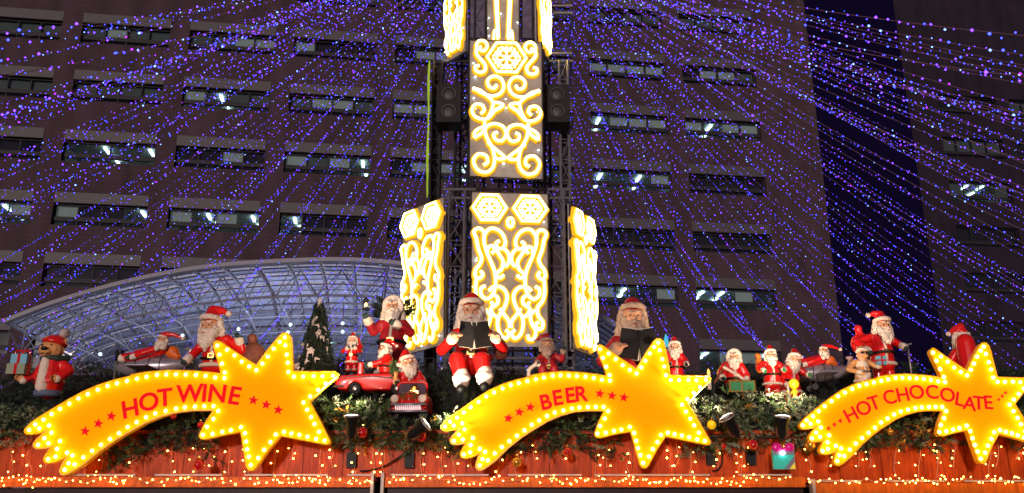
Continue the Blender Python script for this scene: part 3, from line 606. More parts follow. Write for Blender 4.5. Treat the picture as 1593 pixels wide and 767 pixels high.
# ------------------------------------------------------------------ figures
def nrm(v): return V(v).normalized()
def hand(blobs, h, d, r, grip=(0, -1, 0), bare=False):
    """palm, four unequal bent fingers and a thumb from the side of the palm"""
    d = nrm(d); g_ = V(grip); s = d.cross(g_); s = s.normalized() if s.length > .05 else V((1, 0, 0)); g_ = s.cross(d).normalized()
    h = V(h); blobs.append(('s', h + d * r * .5, (r * .9, r * .9, r * .9)))
    for k, ln in enumerate((.85, 1.0, .95, .72)):
        b = h + d * r * 1.1 + s * r * (.62 - .41 * k); m1 = b + d * r * ln * .8 + g_ * r * .15; m2 = m1 + d * r * ln * .55 + g_ * r * .55
        blobs += [('c', b, m1, r * .24, r * .22), ('c', m1, m2, r * .22, r * .17)]
    tb = h + s * r * .8 + d * r * .3; blobs.append(('c', tb, tb + s * r * .45 + d * r * .9 + g_ * r * .3, r * .27, r * .2))
def figure(label, base, H, rz=0, pel=(0, 0, .42), che=(0, 0, .63), hd=(0, -.03, .80), hs=1.0, yaw=0, tilt=0, roll=0, hR=(.2, -.1, .45), hL=(-.2, -.1, .45), eR=None, eL=None,
           hat='back', hattip=None, coat='red', glove='glove', legs='stand', knees=None, feet=None, belly=1.0, bare=False, long=False, hem=.30, cat='santa figure', name='santa_figure', beard=True, extra=None, fur='white', brd='beard'):
    """origin at the feet; faces -Y; x grows to the right as seen from the street when rz = 0"""
    rt = thing(name, base, label, cat, 'santa figures on the stall roofs' if name == 'santa_figure' else None, rz=rz, scale=H)
    pel, che, hd = V(pel), V(che), V(hd); up = (che - pel).normalized()
    shR = che + V((.115, 0, .035)); shL = che + V((-.115, 0, .035)); hR, hL = V(hR), V(hL)
    def elb(sh, h, s): m_ = (sh + h) / 2; return m_ + V((s * .055, .03, -.035))
    eR = V(eR) if eR else elb(shR, hR, 1); eL = V(eL) if eL else elb(shL, hL, -1)
    m = M[coat]
    bl = [('c', che, pel, .105, .135 * belly), ('s', che + V((0, 0, .03)), (.13, .09, .07)), ('s', pel.lerp(che, .35) + V((0, -.03, 0)), .135 * belly), ('c', shR, eR, .058, .052), ('c', eR, hR, .052, .044), ('c', shL, eL, .058, .052), ('c', eL, hL, .052, .044),
          ('c', che, hd - V((0, 0, .03)), .06, .05)]
    hemc = pel.copy(); hemc.z = hem
    if legs == 'stand': bl += [('c', pel, hemc + V((.03, 0, .01)), .14 * belly, .13), ('c', pel, hemc + V((-.03, 0, .01)), .14 * belly, .13)]
    sculpt('coat', bl, m, rt)
    # fur trims
    if legs == 'stand': sculpt('coat_hem', [('t', hemc, .142, .026, (0, 0, 1), 1.12, .98)], M[fur], rt, disp=.01)
    fr = [che + V((0, -.095, 0)), che.lerp(pel, .5) + V((0, -.158 * belly, 0)), pel + V((0, -.15 * belly, 0))] + ([hemc + V((0, -.145, 0))] if legs == 'stand' else [])
    sculpt('fur_stripe', [('c', fr[i], fr[i + 1], .02, .02) for i in range(len(fr) - 1)], M[fur], rt, disp=.008)
    for e, h in ((eR, hR), (eL, hL)):
        d = nrm(h - e); sculpt('fur_cuff', [('c', h - d * .03, h + d * .002, .052, .054)], M[fur], rt, disp=.008)
        hb = []; hand(hb, h + d * .012, d, .038 if not bare else .044, grip=(0, -1, -.3) if not bare else (0, .4, -1)); sculpt('hand' if bare else 'glove', hb, M['skin'] if bare else M[glove], rt, vox=.007, it=2)
    mb = MB(); bc = pel.lerp(che, .18) + V((0, -.015, 0)); mb.torus(bc, .148 * belly, .018, up, 24, 6, 0, 1.0, .98); bt = mb.build('belt', M['black'], rt, smooth=True)
    mb = MB(); c_ = bc + V((0, -.158 * belly, 0)); 
    for dx, dz, sx, sz in ((-.028, 0, .01, .05), (.028, 0, .01, .05), (0, .022, .06, .01), (0, -.022, .06, .01)): mb.box(c_ + V((dx, 0, dz)), (sx, .012, sz))
    mb.build('buckle', M['gold'], bt)
    # legs
    if legs == 'stand':
        for s in (-1, 1):
            sculpt('trouser_leg', [('c', hemc + V((s * .065, 0, .02)), (pel.x + s * .075, 0, .12), .072, .066)], m, rt)
            sculpt('boot', [('c', (pel.x + s * .075, .01, .12), (pel.x + s * .08, 0, .035), .05, .045), ('c', (pel.x + s * .08, 0, .03), (pel.x + s * .085, -.085, .026), .036, .034)], M['black'], rt)
            sculpt('leg_cuff', [('t', (pel.x + s * .075, 0, .125), .05, .022)], M[fur], rt, disp=.006)
    elif legs == 'sit':
        for s in (-1, 1):
            k = V((s * .095, pel.y - .27, pel.z - .01)) if knees is None else V(knees[(s + 1) // 2]); f_ = V((s * .1, k.y - .01, .08)) if feet is None else V(feet[(s + 1) // 2])
            sculpt('trouser_leg', [('c', pel + V((s * .075, 0, -.02)), k, .095, .078), ('c', k, f_ + V((0, 0, .05)), .078, .062)], m, rt)
            sculpt('leg_cuff', [('t', f_ + V((0, 0, .055)), .055, .03), ('c', f_ + V((0, 0, .09)), f_ + V((0, 0, .03)), .066, .075)], M[fur], rt, disp=.008)
            sculpt('boot', [('c', f_ + V((0, 0, .03)), f_ - V((0, 0, .03)), .055, .048), ('c', f_ - V((0, 0, .04)), f_ + V((0, -.1, -.05)), .042, .038)], M['black'], rt)
    # head
    Mh = Matrix.Rotation(R(yaw), 3, 'Z') @ Matrix.Rotation(R(tilt), 3, 'X') @ Matrix.Rotation(R(roll), 3, 'Y')
    h = lambda x, y, z: hd + Mh @ V((x, y, z)) * hs
    sculpt('head', [('s', h(0, 0, 0), [.082 * hs, .08 * hs, .09 * hs]), ('s', h(.032, -.06, -.012), .028 * hs), ('s', h(-.032, -.06, -.012), .028 * hs), ('s', h(0, -.092, -.008), .019 * hs),
                    ('s', h(.085, 0, -.005), [.012 * hs, .018 * hs, .026 * hs]), ('s', h(-.085, 0, -.005), [.012 * hs, .018 * hs, .026 * hs]), ('c', h(-.035, -.072, .03), h(.035, -.072, .03), .014 * hs, .014 * hs)], M['skin'], rt, vox=.007, it=2)
    if beard:
        bb = [('c', h(0, -.045, -.06), h(0, -.085, -.17), .068 * hs, .034 * hs), ('c', h(.06, -.03, -.02), h(.03, -.075, -.13), .04 * hs, .045 * hs), ('c', h(-.06, -.03, -.02), h(-.03, -.075, -.13), .04 * hs, .045 * hs),
              ('c', h(0, -.085, -.17), h(.008, -.09, -.205), .03 * hs, .012 * hs), ('c', h(.005, -.097, -.034), h(.055, -.08, -.055), .02 * hs, .013 * hs), ('c', h(-.005, -.097, -.034), h(-.055, -.08, -.055), .02 * hs, .013 * hs)]
        for s in (-1, 1):
            bb += [('c', h(s * .078, .01, .04), h(s * .085, .02, -.05), .032 * hs, .04 * hs)]
            if long: bb += [('c', h(s * .072, .03, .05), h(s * .105, .02, -.14), .026 * hs, .042 * hs), ('c', h(s * .06, .05, -.1), h(s * .13, .01, -.19), .045 * hs, .025 * hs)]
        bb += [('s', h(0, .045, .0), [.082 * hs, .055 * hs, .085 * hs]), ('c', h(0, .05, -.02), h(0, .05, -.1), .07 * hs, .05 * hs)]
        sculpt('beard_and_hair', bb, M[brd], rt, vox=.008, it=1, disp=.022 * hs)
        sculpt('moustache', [('c', h(0, -.108, -.034), h(s * .058, -.088, -.062), .019 * hs, .008 * hs) for s in (-1, 1)], M[fur], rt, vox=.007, it=1)
        mb = MB(); mb.sph(h(0, -.112, -.052), (.014 * hs, .008 * hs, .007 * hs), 8, 5); mb.build('mouth', M['darkred'], rt, smooth=True)
        for s in (-1, 1):
            sculpt('eyebrow', [('c', h(s * .018, -.086, .042), h(s * .05, -.074, .042), .010 * hs, .007 * hs)], M[fur], rt, vox=.006, it=1)
        for s in (-1, 1): mb = MB(); mb.sph(h(s * .031, -.083, .013), (.0065 * hs,) * 3, 8, 6); mb.build('eye', M['black'], rt, smooth=True)
    if hat == 'hood':
        sculpt('hood', [('t', h(0, -.03, .01), .088 * hs, .03 * hs, Mh @ V((0, 1, -.15)), 1, 1.15), ('s', h(0, .03, .03), [.098 * hs, .09 * hs, .105 * hs])], M[fur], rt, disp=.012)
    elif hat != 'none':
        tip = V(hattip) if hattip else V((0, .12, .10))
        sculpt('hat_brim', [('t', h(0, .0, .072), .078 * hs, .026 * hs, Mh @ V((0, .22, 1)), 1.02, 1.02)], M[fur], rt, disp=.01)
        c0, c1 = h(0, .005, .085), h(0, .02, .15 if hat != 'cap' else .115); tp = hd + Mh @ (tip + V((0, 0, .08))) * hs
        md = c1.lerp(tp, .5) + V((0, 0, .018 * hs))
        ht = sculpt('hat', [('s', c0, [.078 * hs, .078 * hs, .06 * hs]), ('c', c0 + V((0, 0, .01)), c1, .068 * hs, .048 * hs), ('c', c1, md, .046 * hs, .034 * hs), ('c', md, tp, .034 * hs, .02 * hs)], M[coat], rt)
        sculpt('pompom', [('s', tp, .03 * hs)], M[fur], rt, disp=.012)
    if extra: extra(rt)
    return rt
def place(px, ybase, ytop, Y):
    b = P(px, ybase, Y); return b, P(px, ytop, Y).z - b.z
def cane(rt, x, y, z0, z1, hook=False):
    mb = MB(); pts = [(x, y, z0), (x, y, z1)]
    if hook: pts += [(x - .01, y, z1 + .03), (x - .035, y, z1 + .045), (x - .06, y, z1 + .02)]
    mb.tube(pts, .011, 8); mb.build('cane', M['silver'], rt, smooth=True)
def sack(rt, c, r, m='brown'):
    c = V(c); sculpt('sack', [('s', c, r), ('c', c, c + V((-.02, 0, .16)), .08, .045), ('c', c + V((-.02, 0, .15)), c + V((-.03, 0, .2)), .03, .055)], M[m], rt, disp=.01)

# c: walking santa with sack
def ex_c(rt):
    cane(rt, -.28, -.17, .0, .44); sack(rt, (.37, .14, .52), (.14, .12, .15))
    sculpt('sack_strap', [('c', (.12, -.02, .7), (.3, .08, .6), .022, .022), ('c', (.3, .08, .6), (.3, .12, .45), .022, .02)], M['white'], rt)
b, H = place(330, 622, 484, 8.75)
figure('santa figure with long wavy beard, cane and brown sack behind the HOT WINE star', b, H, che=(.0, -.04, .63), hd=(-.06, -.1, .79), hs=1.28, yaw=-14, tilt=6, hem=.37, hL=(-.27, -.14, .42), eL=(-.2, -.02, .56), hR=(.24, -.02, .66), eR=(.26, .05, .56), hattip=(.13, .06, .04), belly=1.05, extra=ex_c)
# f: hooded santa with lantern
def ex_f(rt):
    mb = MB(); mb.cyl((-.27, -.16, .80), (-.27, -.16, .88), .032, n=8); mb.build('lantern_glass', M['glass'], rt); mb = MB(); mb.sph((-.27, -.16, .84), (.012, .012, .02), 8, 6); mb.build('lantern_flame', M['lamp'], rt)
    mb = MB(); mb.cyl((-.27, -.16, .88), (-.27, -.16, .915), .045, .012, 8); mb.cyl((-.27, -.16, .785), (-.27, -.16, .80), .045, n=8); mb.torus((-.27, -.16, .935), .02, .005, (0, 1, 0), 12, 5); mb.build('lantern_cap', M['dsteel'], rt)
    mb = MB()
    for k in range(90):
        s = -1 if k % 2 else 1; p = V((s * random.uniform(.08, .17), .1, random.uniform(.74, .93))); sprig(mb, p, (s * .6, -.2, random.uniform(.2, 1)), .11, 10, .05, 0)
    mb.build('fir_branches', PM, rt)
b, H = place(607, 601, 457, 9.3)
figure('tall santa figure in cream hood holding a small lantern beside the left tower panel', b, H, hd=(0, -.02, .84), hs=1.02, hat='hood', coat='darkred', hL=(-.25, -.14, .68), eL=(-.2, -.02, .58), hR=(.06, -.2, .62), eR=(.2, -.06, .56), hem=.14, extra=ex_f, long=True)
# e: small santa
b, H = place(546, 583, 519, 9.2)
figure('small glazed santa figure with both gloves on his chest right of the snowy tree', b, H, hs=1.15, hL=(-.09, -.15, .62), eL=(-.22, -.03, .56), hR=(.08, -.15, .63), eR=(.2, -.03, .56), hat='back', extra=lambda rt: sack(rt, (.14, .1, .68), (.1, .09, .11), 'red'))
# i: seated reader
def book(rt, c, tiltx=20, wd=.2, hg=.24, ang=16):
    c = V(c)
    for s, nm in ((-1, 1), (1, 1)):
        rot = Matrix.Rotation(R(tiltx), 3, 'X') @ Matrix.Rotation(R(s * ang), 3, 'Z') @ Matrix.Rotation(R(-s * 9), 3, 'Y')
        o_ = rot @ V((s * wd / 2, 0, 0)); mb = MB(); mb.box(c + o_, (wd, .012, hg), rot); mb.build('book_cover', M['bookc'], rt)
        rot2 = Matrix.Rotation(R(tiltx), 3, 'X') @ Matrix.Rotation(R(s * (ang - 3)), 3, 'Z') @ Matrix.Rotation(R(-s * 9), 3, 'Y')
        mb = MB(); mb.box(c + rot2 @ V((s * (wd - .02) / 2, .02, .002)), (wd - .016, .016, hg + .012), rot2); mb.build('book_pages', M['paper'], rt)
b, H = place(733, 614, 444, 8.7)
def ex_i(rt):
    book(rt, (.035, -.37, .455), 8, .155, .22, 30)
    sculpt('toy_pouch', [('s', (.26, -.02, .38), (.07, .06, .08)), ('c', (.22, 0, .45), (.3, -.02, .42), .02, .02)], M['brown'], rt)
    sculpt('sash', [('t', (0, 0, .33), .16, .03, (0, 0, 1), 1.1, 1)], M['darkred'], rt)
figure('large seated santa figure reading an open dark book in front of the tower', b, H, pel=(0, 0, .31), che=(0, 0, .53), hd=(-.005, -.05, .735), hs=1.14, tilt=8, belly=1.12, hat='cap', hattip=(-.02, .07, -.05), hL=(-.15, -.30, .45), eL=(-.265, -.1, .38), hR=(.22, -.30, .455), eR=(.28, -.08, .4), legs='sit',
       knees=[(-.115, -.22, .27), (.1, -.22, .27)], feet=[(-.075, -.26, .05), (.125, -.26, .07)], bare=True, long=True, extra=ex_i)
# k: second reader
b, H = place(989, 640, 448, 8.75)
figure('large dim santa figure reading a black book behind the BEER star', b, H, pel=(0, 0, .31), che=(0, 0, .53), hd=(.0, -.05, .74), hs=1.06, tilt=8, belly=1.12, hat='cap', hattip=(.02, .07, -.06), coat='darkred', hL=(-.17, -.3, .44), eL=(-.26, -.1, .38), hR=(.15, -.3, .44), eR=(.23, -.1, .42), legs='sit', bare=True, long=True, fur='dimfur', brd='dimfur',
       extra=lambda rt: book(rt, (0, -.36, .455), 8, .16, .23, 26))
# j: dim seated santa on sled
def ex_j(rt):
    sculpt('sled_edge', [('c', (-.36, -.25, .0), (-.33, -.25, .3), .03, .035), ('c', (-.33, -.25, .3), (-.2, -.25, .4), .035, .035), ('c', (-.2, -.25, .4), (-.05, -.27, .3), .035, .035), ('c', (.1, -.27, .2), (.35, -.27, .22), .035, .035)], M['white'], rt)
    sculpt('sled', [('c', (-.3, -.05, .12), (.35, -.05, .12), .13, .1)], M['darkred'], rt)
b, H = place(853, 606, 516, 9.6)
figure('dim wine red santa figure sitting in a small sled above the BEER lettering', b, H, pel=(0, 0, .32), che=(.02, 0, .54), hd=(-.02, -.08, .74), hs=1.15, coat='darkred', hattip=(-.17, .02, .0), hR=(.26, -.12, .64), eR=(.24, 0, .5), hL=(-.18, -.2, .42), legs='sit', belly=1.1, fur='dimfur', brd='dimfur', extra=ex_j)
# l: small santa behind BEER star
def ex_l(rt):
    mb = MB(); mb.cyl((-.12, .1, .86), (-.12, .1, 1.08), .07, .01, 8); mb.build('lit_tree', M['cyan'], rt)
b, H = place(1053, 614, 525, 8.95)
figure('small santa figure with a cyan glowing tree behind, right of the dim reader', b, H, hs=1.1, yaw=-10, hL=(-.14, -.2, .5), hR=(.16, -.18, .5), hattip=(.06, .1, -.02), extra=ex_l)
# m: santa on a crate
def ex_m(rt):
    cb = MB(); cb.box((.06, -.12, .33), (.36, .2, .15)); cr = cb.build('crate', M['green'], rt)
    fb = MB()
    for dx in (-.18, 0, .18): fb.box((.06 + dx, -.225, .33), (.02, .02, .16))
    for dz in (-.075, .075): fb.box((.06, -.226, .33 + dz), (.38, .022, .02))
    fb.build('crate_frame', M['gold'], cr)
    mb = MB(); mb.cyl((-.33, -.2, .38), (-.12, -.1, .66), .018, n=6); mb.build('stick', M['brown'], rt)
    sculpt('fur_sash', [('c', (-.16, -.13, .62), (.02, -.17, .5), .025, .025), ('c', (.02, -.17, .5), (.13, -.15, .42), .025, .025)], M['white'], rt)
b, H = place(1145, 640, 534, 8.75)
figure('santa figure in cream hood sitting on a patterned crate beside the BEER star tip', b, H, hs=1.0, hat='hood', yaw=-15, pel=(0, 0, .42), legs='none', hL=(-.2, -.18, .46), eL=(-.2, -.02, .54), hR=(.16, -.1, .44), hd=(.02, -.03, .78), extra=ex_m)
# n and o: pair with green gloves
b, H = place(1204, 624, 537, 8.7)
figure('glazed santa figure standing with green gloves and orange bag, left one of the pair', b, H, glove='green', hs=1.05, hL=(-.17, -.14, .52), eL=(-.22, -.02, .6), hR=(.18, -.16, .53), eR=(.22, 0, .6), hattip=(.09, .06, .02), extra=lambda rt: sack(rt, (-.17, .08, .62), (.09, .07, .12), 'orange'))
b, H = place(1234, 640, 542, 8.8)
figure('santa figure leaning right with green gloves, right one of the pair by the yellow lamp', b, H, glove='green', hs=1.08, yaw=12, roll=12, che=(.03, 0, .63), hd=(.07, -.04, .79), hL=(-.1, -.2, .38), eL=(-.2, -.05, .48), hR=(.26, -.12, .56), hattip=(.14, .05, .02))
# q: santa with cane and companion
b, H = place(1378, 606, 486, 8.8)
def ex_q(rt):
    cane(rt, .29, -.14, .0, .56); mb = MB(); mb.cyl((.25, -.14, .54), (.34, -.14, .56), .012, n=6); mb.build('cane_handle', M['silver'], rt)
    sack(rt, (-.2, .08, .6), (.15, .1, .14), 'red')
figure('santa figure with thin walking cane standing above the HOT CHOCOLATE lettering', b, H, hs=1.15, yaw=10, che=(-.01, 0, .63), hd=(.03, -.06, .79), hattip=(-.13, .04, .06), hR=(.24, -.13, .52), eR=(.2, 0, .6), hL=(-.24, -.18, .46), eL=(-.3, -.02, .6), glove='glove', hem=.32, belly=1.05, extra=ex_q)
b, H = place(1346, 618, 536, 8.6)
def ex_comp(rt):
    h = lambda x, y, z: V((.02, -.05, .78)) + V((x, y, z)) * 1.2
    sculpt('muzzle', [('s', h(.01, -.09, -.03), (.05, .04, .035)), ('s', h(.02, -.125, -.015), .018)], M['tan'], rt)
    mb = MB(); mb.box(h(-.03, -.088, .03), (.06, .015, .035)); mb.box(h(.045, -.088, .028), (.06, .015, .035)); mb.box(h(.01, -.09, .036), (.14, .012, .01)); mb.build('sunglasses', M['black'], rt)
    sculpt('vest', [('c', (0, -.02, .6), (0, -.035, .42), .115, .145)], M['white'], rt)
    mb = MB(); mb.box((.31, -.16, .66), (.16, .12, .17)); gf = mb.build('gift', M['blue'], rt)
    mb = MB(); mb.box((.31, -.16, .66), (.035, .126, .176)); mb.box((.31, -.16, .66), (.166, .128, .03)); mb.build('ribbon', M['darkred'], gf)
    sculpt('cap_brim', [('s', h(-.02, -.05, .09), (.1, .08, .03))], M['white'], rt)
figure('tan bear figure in sunglasses, white cap and vest holding a blue gift', b, H, name='bear_figure', cat='bear figure', coat='tan', hs=1.2, hd=(.02, -.05, .78), hat='cap', hattip=(0, .05, -.03), hR=(.27, -.14, .56), hL=(-.1, -.16, .44), eL=(-.26, -.02, .52), beard=False, glove='tan', extra=ex_comp)
# r: seen from behind
b, H = place(1512, 628, 510, 8.75)
figure('santa figure seen from behind with tall red sack behind the HOT CHOCOLATE star', b, H, rz=R(180), hd=(0, -.02, .84), hs=1.15, hattip=(.16, .04, -.02), hL=(-.22, .04, .5), belly=1.1, extra=lambda rt: sculpt('tall_sack', [('c', (.03, .13, .45), (.02, .1, .78), .13, .12)], M['red'], rt))

# toy cars -----------------------------------------------------------------
def wheel(rt, c, r, ax, w_=.03):
    c, ax = V(c), V(ax); mb = MB(); mb.torus(c, r * .78, r * .24, ax, 20, 8); wv = mb.build('wheel', M['black'], rt, smooth=True)
    mb = MB(); mb.sph(c, [r * .55 if abs(v) < .5 else r * .3 for v in ax], 12, 8); mb.build('hubcap', M['chrome'], wv, smooth=True)
    return wv
# side view convertible, nose to the left: 115 px long
b = P(583, 616, 8.85); S = (P(643, 600, 8.85) - P(523, 600, 8.85)).x
car = thing('toy_car', b, 'long red open toy car seen from its side with santa driving', 'toy car', scale=S)
prof = [(-.5, .13), (-.49, .2), (-.42, .245), (-.2, .26), (.1, .27), (.3, .27), (.44, .24), (.5, .18), (.5, .09), (.42, .06), (.38, .06), (.36, .13), (.3, .17), (.24, .13), (.22, .06), (-.14, .06), (-.17, .13), (-.24, .17), (-.31, .13), (-.34, .06), (-.46, .07)]
mb = MB(); mb.prism([(x, -.15, z) for x, z in prof], (0, .3, 0)); o = mb.build('car_body', M['red'], car, smooth=True)
bv = o.modifiers.new('b', 'BEVEL'); bv.width = .022; bv.segments = 3; bv.limit_method = 'ANGLE'
mb = MB(); mb.tube([(-.48, -.153, .2), (-.3, -.158, .228), (0, -.158, .228), (.3, -.158, .2), (.42, -.156, .15)], .008, 6); mb.build('chrome_line', M['chrome'], car)
mb = MB(); mb.tube([(-.52, -.12, .095), (-.5, -.165, .1), (-.38, -.168, .1)], .016, 6); mb.build('bumper', M['chrome'], car)
for x in (-.24, .3):
    for y in (-.13, .13): wheel(car, (x, y, .08), .082, (0, 1, 0))
sculpt('seat_back', [('b', (-.19, 0, .34), (.07, .2, .17))], M['red'], car)
mb = MB(); mb.torus((-.08, -.02, .36), .05, .008, (1, 0, .5), 16, 6); mb.build('steering_wheel', M['black'], car)
b2 = P(599, 611, 8.85); H2 = P(599, 528, 8.85).z - b2.z
figure('small santa figure driving the long red toy car, facing left', b2, H2, rz=R(-78), pel=(0, 0, .44), che=(0, .02, .62), hs=1.15, hd=(0, -.02, .80), legs='none', hL=(-.1, -.3, .5), hR=(.1, -.3, .5), hattip=(.02, .17, .0), tilt=-4)
# front view car: 60 px wide
b = P(640, 652, 8.42); S = (P(671, 620, 8.42) - P(609, 620, 8.42)).x
car = thing('toy_car', b, 'small red toy car facing forward with round cream headlights', 'toy car', scale=S, rz=R(-4))
sculpt('car_body', [('b', (0, .1, .32), (.88, .9, .34)), ('b', (0, -.2, .3), (.84, .4, .34)), ('c', (-.33, -.36, .42), (-.33, .3, .47), .15, .13), ('c', (.33, -.36, .42), (.33, .3, .47), .15, .13), ('c', (0, -.3, .44), (0, .1, .54), .2, .2)], M['red'], car, vox=.02, it=6)
mb = MB(); mb.tube([(-.4, .0, .6), (-.36, .0, .86), (-.28, .0, .92), (.28, .0, .92), (.36, .0, .86), (.4, .0, .6)], .035, 8, closed=True); ws = mb.build('windscreen_frame', M['red'], car, smooth=True)
mb = MB(); mb.sph((.06, -.05, .76), (.1, .05, .1), 10, 8); mb.box((.06, -.05, .66), (.2, .08, .08)); mb.build('toy', M['gold'], ws)
mb = MB(); mb.box((0, .01, .75), (.68, .02, .28)); mb.build('windscreen', M['purple'], ws)
for s, nm in ((-1, 'x'), (1, 'y')):
    mb = MB(); mb.sph((s * .34, -.5, .44), (.105, .05, .105), 16, 8); mb.build('headlight', M['white'], car, smooth=True)
    mb = MB(); mb.sph((s * .38, -.52, .2), (.045, .03, .045), 10, 6); mb.build('signal_lamp', M['redb'], car, smooth=True)
    mb = MB(); mb.cyl((s * .36, -.4, .06), (s * .36, -.22, .06), .11, n=16); mb.build('wheel', M['black'], car)
mb = MB(); mb.tube([(-.46, -.46, .3), (-.4, -.55, .3), (.4, -.55, .3), (.46, -.46, .3)], .028, 8); mb.tube([(-.46, -.46, .13), (-.4, -.55, .13), (.4, -.55, .13), (.46, -.46, .13)], .03, 8); mb.build('bumper', M['silver'], car, smooth=True)
mb = MB()
for k in range(13): mb.box((-.3 + .05 * k, -.545, .215), (.018, .02, .13))
mb.build('grille', M['silver'], car)
mb = MB()
for k in range(120):
    a = random.uniform(0, 6.28); sprig(mb, V((.17 * math.cos(a), -.49, .5 + .06 * math.sin(a))), (random.gauss(0, 1), -1, random.gauss(0, 1)), .06, 6, .04, random.choice((1, 1, 4)))
mb.build('bonnet_wreath', PM, car)
b2 = P(633, 652, 8.62); H2 = P(633, 547, 8.62).z - b2.z
def ex_h(rt):
    sculpt('teddy', [('s', (-.16, -.2, .56), (.04, .035, .05)), ('s', (-.16, -.21, .63), .035), ('s', (-.185, -.21, .66), .013), ('s', (-.135, -.21, .66), .013), ('c', (-.16, -.22, .56), (-.12, -.25, .53), .014, .012), ('c', (-.16, -.22, .52), (-.19, -.25, .48), .016, .014)], M['tan'], rt)
    mb = MB()
    for k in range(60): sprig(mb, V((-.2 + random.gauss(0, .03), .03, .7 + random.gauss(0, .06))), (-.5, -.3, .5), .08, 8, .05, 1)
    mb.build('fir_branches', PM, rt)
figure('santa figure with slanting red cap riding in the front facing toy car with a teddy', b2, H2, pel=(.03, 0, .42), che=(.03, 0, .62), legs='none', hs=1.2, hd=(.0, -.05, .80), yaw=10, roll=-14, hattip=(-.12, .0, -.06), hL=(-.15, -.17, .52), hR=(.2, -.12, .5), extra=ex_h)

# flying santas on silver toy aeroplanes ------------------------------------
def plane(px, py, wpx, Y, lab, lab2, flip=False, headdx=0, fin='pink'):
    b = P(px, py, Y); S = (P(px + wpx / 2, py, Y) - P(px - wpx / 2, py, Y)).x
    pl = thing('toy_aeroplane', b, lab, 'toy aeroplane', scale=S, group='toy aeroplanes')
    fx = 1
    mb = MB(); mb.tube([(-.5, 0, .12), (-.44, 0, .12), (-.3, 0, .12), (-.05, 0, .13), (.2, 0, .14), (.4, 0, .17), (.5, 0, .2)], [.02, .07, .12, .145, .12, .07, .03], 18); mb.build('fuselage', M['silver'], pl, smooth=True)
    for x, r_ in ((-.2, .136), (-.02, .146), (.12, .134)):
        mb = MB(); mb.torus((x, 0, .13), r_, .006, (1, 0, 0), 24, 5); mb.build('seam', M['dsteel'], pl)
    sculpt('tail_fin', [('c', (.42, 0, .2), (.48, 0, .36), .045, .04), ('c', (.48, 0, .36), (.42, 0, .37), .04, .03)], M[fin], pl)
    mb = MB(); mb.prism([(-.18, -.5, .06), (.1, -.5, .06), (.14, .5, .06), (-.2, .5, .06)], (0, 0, .025)); w_ = mb.build('wing', M['silver'], pl); bv = w_.modifiers.new('b', 'BEVEL'); bv.width = .01
    mb = MB(); mb.box((-.5, 0, .12), (.02, .03, .3)); mb.build('propeller', M['dsteel'], pl)
    for y in (-.14, .14): mb = MB(); mb.cyl((-.15, y, .06), (-.2, y, -.12), .012, n=6); mb.cyl((-.2, y - .02, -.12), (-.2, y + .02, -.12), .05, n=12); mb.build('landing_gear', M['dsteel'], pl)
    # santa lying forward on it
    st = thing('santa_figure', b + V((headdx * S, -.02 * S, .2 * S)), lab2, 'santa figure', 'santa figures on the stall roofs', scale=S)
    sculpt('coat', [('c', (-.2, -.05, .06), (.06, -.06, .13), .085, .08), ('s', (.1, -.07, .13), .075), ('c', (.06, -.13, .14), (-.08, -.17, .08), .045, .038), ('c', (-.08, -.17, .08), (-.2, -.15, .04), .038, .034)], M['red'], st)
    sculpt('trouser_leg', [('c', (-.2, -.08, .05), (-.36, -.1, .03), .07, .055)], M['red'], st)
    sculpt('trouser_leg', [('c', (-.2, .04, .05), (-.34, .05, .05), .07, .055)], M['darkred'], st)
    for y, z in ((-.1, .02), (.05, .05)):
        sculpt('leg_cuff', [('c', (-.36, y, z), (-.385, y, z), .058, .056)], M['white'], st, disp=.01)
        sculpt('boot', [('c', (-.4, y, z), (-.44, y, z), .045, .04), ('c', (-.44, y, z), (-.45, y, z + .09), .035, .028)], M['black'], st)
    sculpt('fur_cuff', [('c', (-.195, -.15, .04), (-.225, -.15, .03), .043, .043)], M['white'], st, disp=.008)
    hb = []; hand(hb, V((-.24, -.15, .03)), (-1, 0, -.2), .032); sculpt('glove', hb, M['glove'], st, vox=.008, it=2)
    hd = V((.13, -.11, .25)); sculpt('head', [('s', hd, (.06, .055, .065)), ('s', hd + V((-.01, -.06, 0)), .015), ('s', hd + V((-.03, -.045, -.005)), .02), ('s', hd + V((.02, -.045, -.005)), .02)], M['skin'], st, vox=.007)
    sculpt('beard_and_hair', [('c', hd + V((0, -.03, -.045)), hd + V((-.04, -.06, -.115)), .055, .035), ('c', hd + V((.05, 0, 0)), hd + V((.035, -.03, -.09)), .035, .04), ('c', hd + V((-.055, 0, 0)), hd + V((-.06, -.03, -.09)), .03, .03), ('s', hd + V((0, .03, 0)), (.062, .045, .065))], M['beard'], st, vox=.008, it=1, disp=.016)
    for s in (-1, 1): mb = MB(); mb.sph(hd + V((s * .022 - .008, -.056, .014)), .007, 8, 6); mb.build('eye', M['black'], st)
    sculpt('hat_brim', [('t', hd + V((.0, 0, .052)), .056, .02, (.15, .1, 1))], M['white'], st, disp=.008)
    sculpt('hat', [('s', hd + V((.005, 0, .066)), (.055, .055, .045)), ('c', hd + V((.02, 0, .085)), hd + V((.12, .0, .09)), .042, .03), ('c', hd + V((.12, 0, .09)), hd + V((.24, 0, .045)), .03, .018)], M['red'], st)
    sculpt('pompom', [('s', hd + V((.27, 0, .035)), .032)], M['white'], st, disp=.01)
    sculpt('orange_sack', [('s', (.24, -.02, .12), (.095, .07, .085)), ('c', (.24, -.02, .12), (.32, -.03, .06), .07, .05)], M['orange'], st)
plane(237, 586, 118, 8.95, 'silver grey toy aeroplane behind the HOT WINE tail', 'santa figure lying on the toy aeroplane behind the HOT WINE tail', headdx=.0, fin='silver')
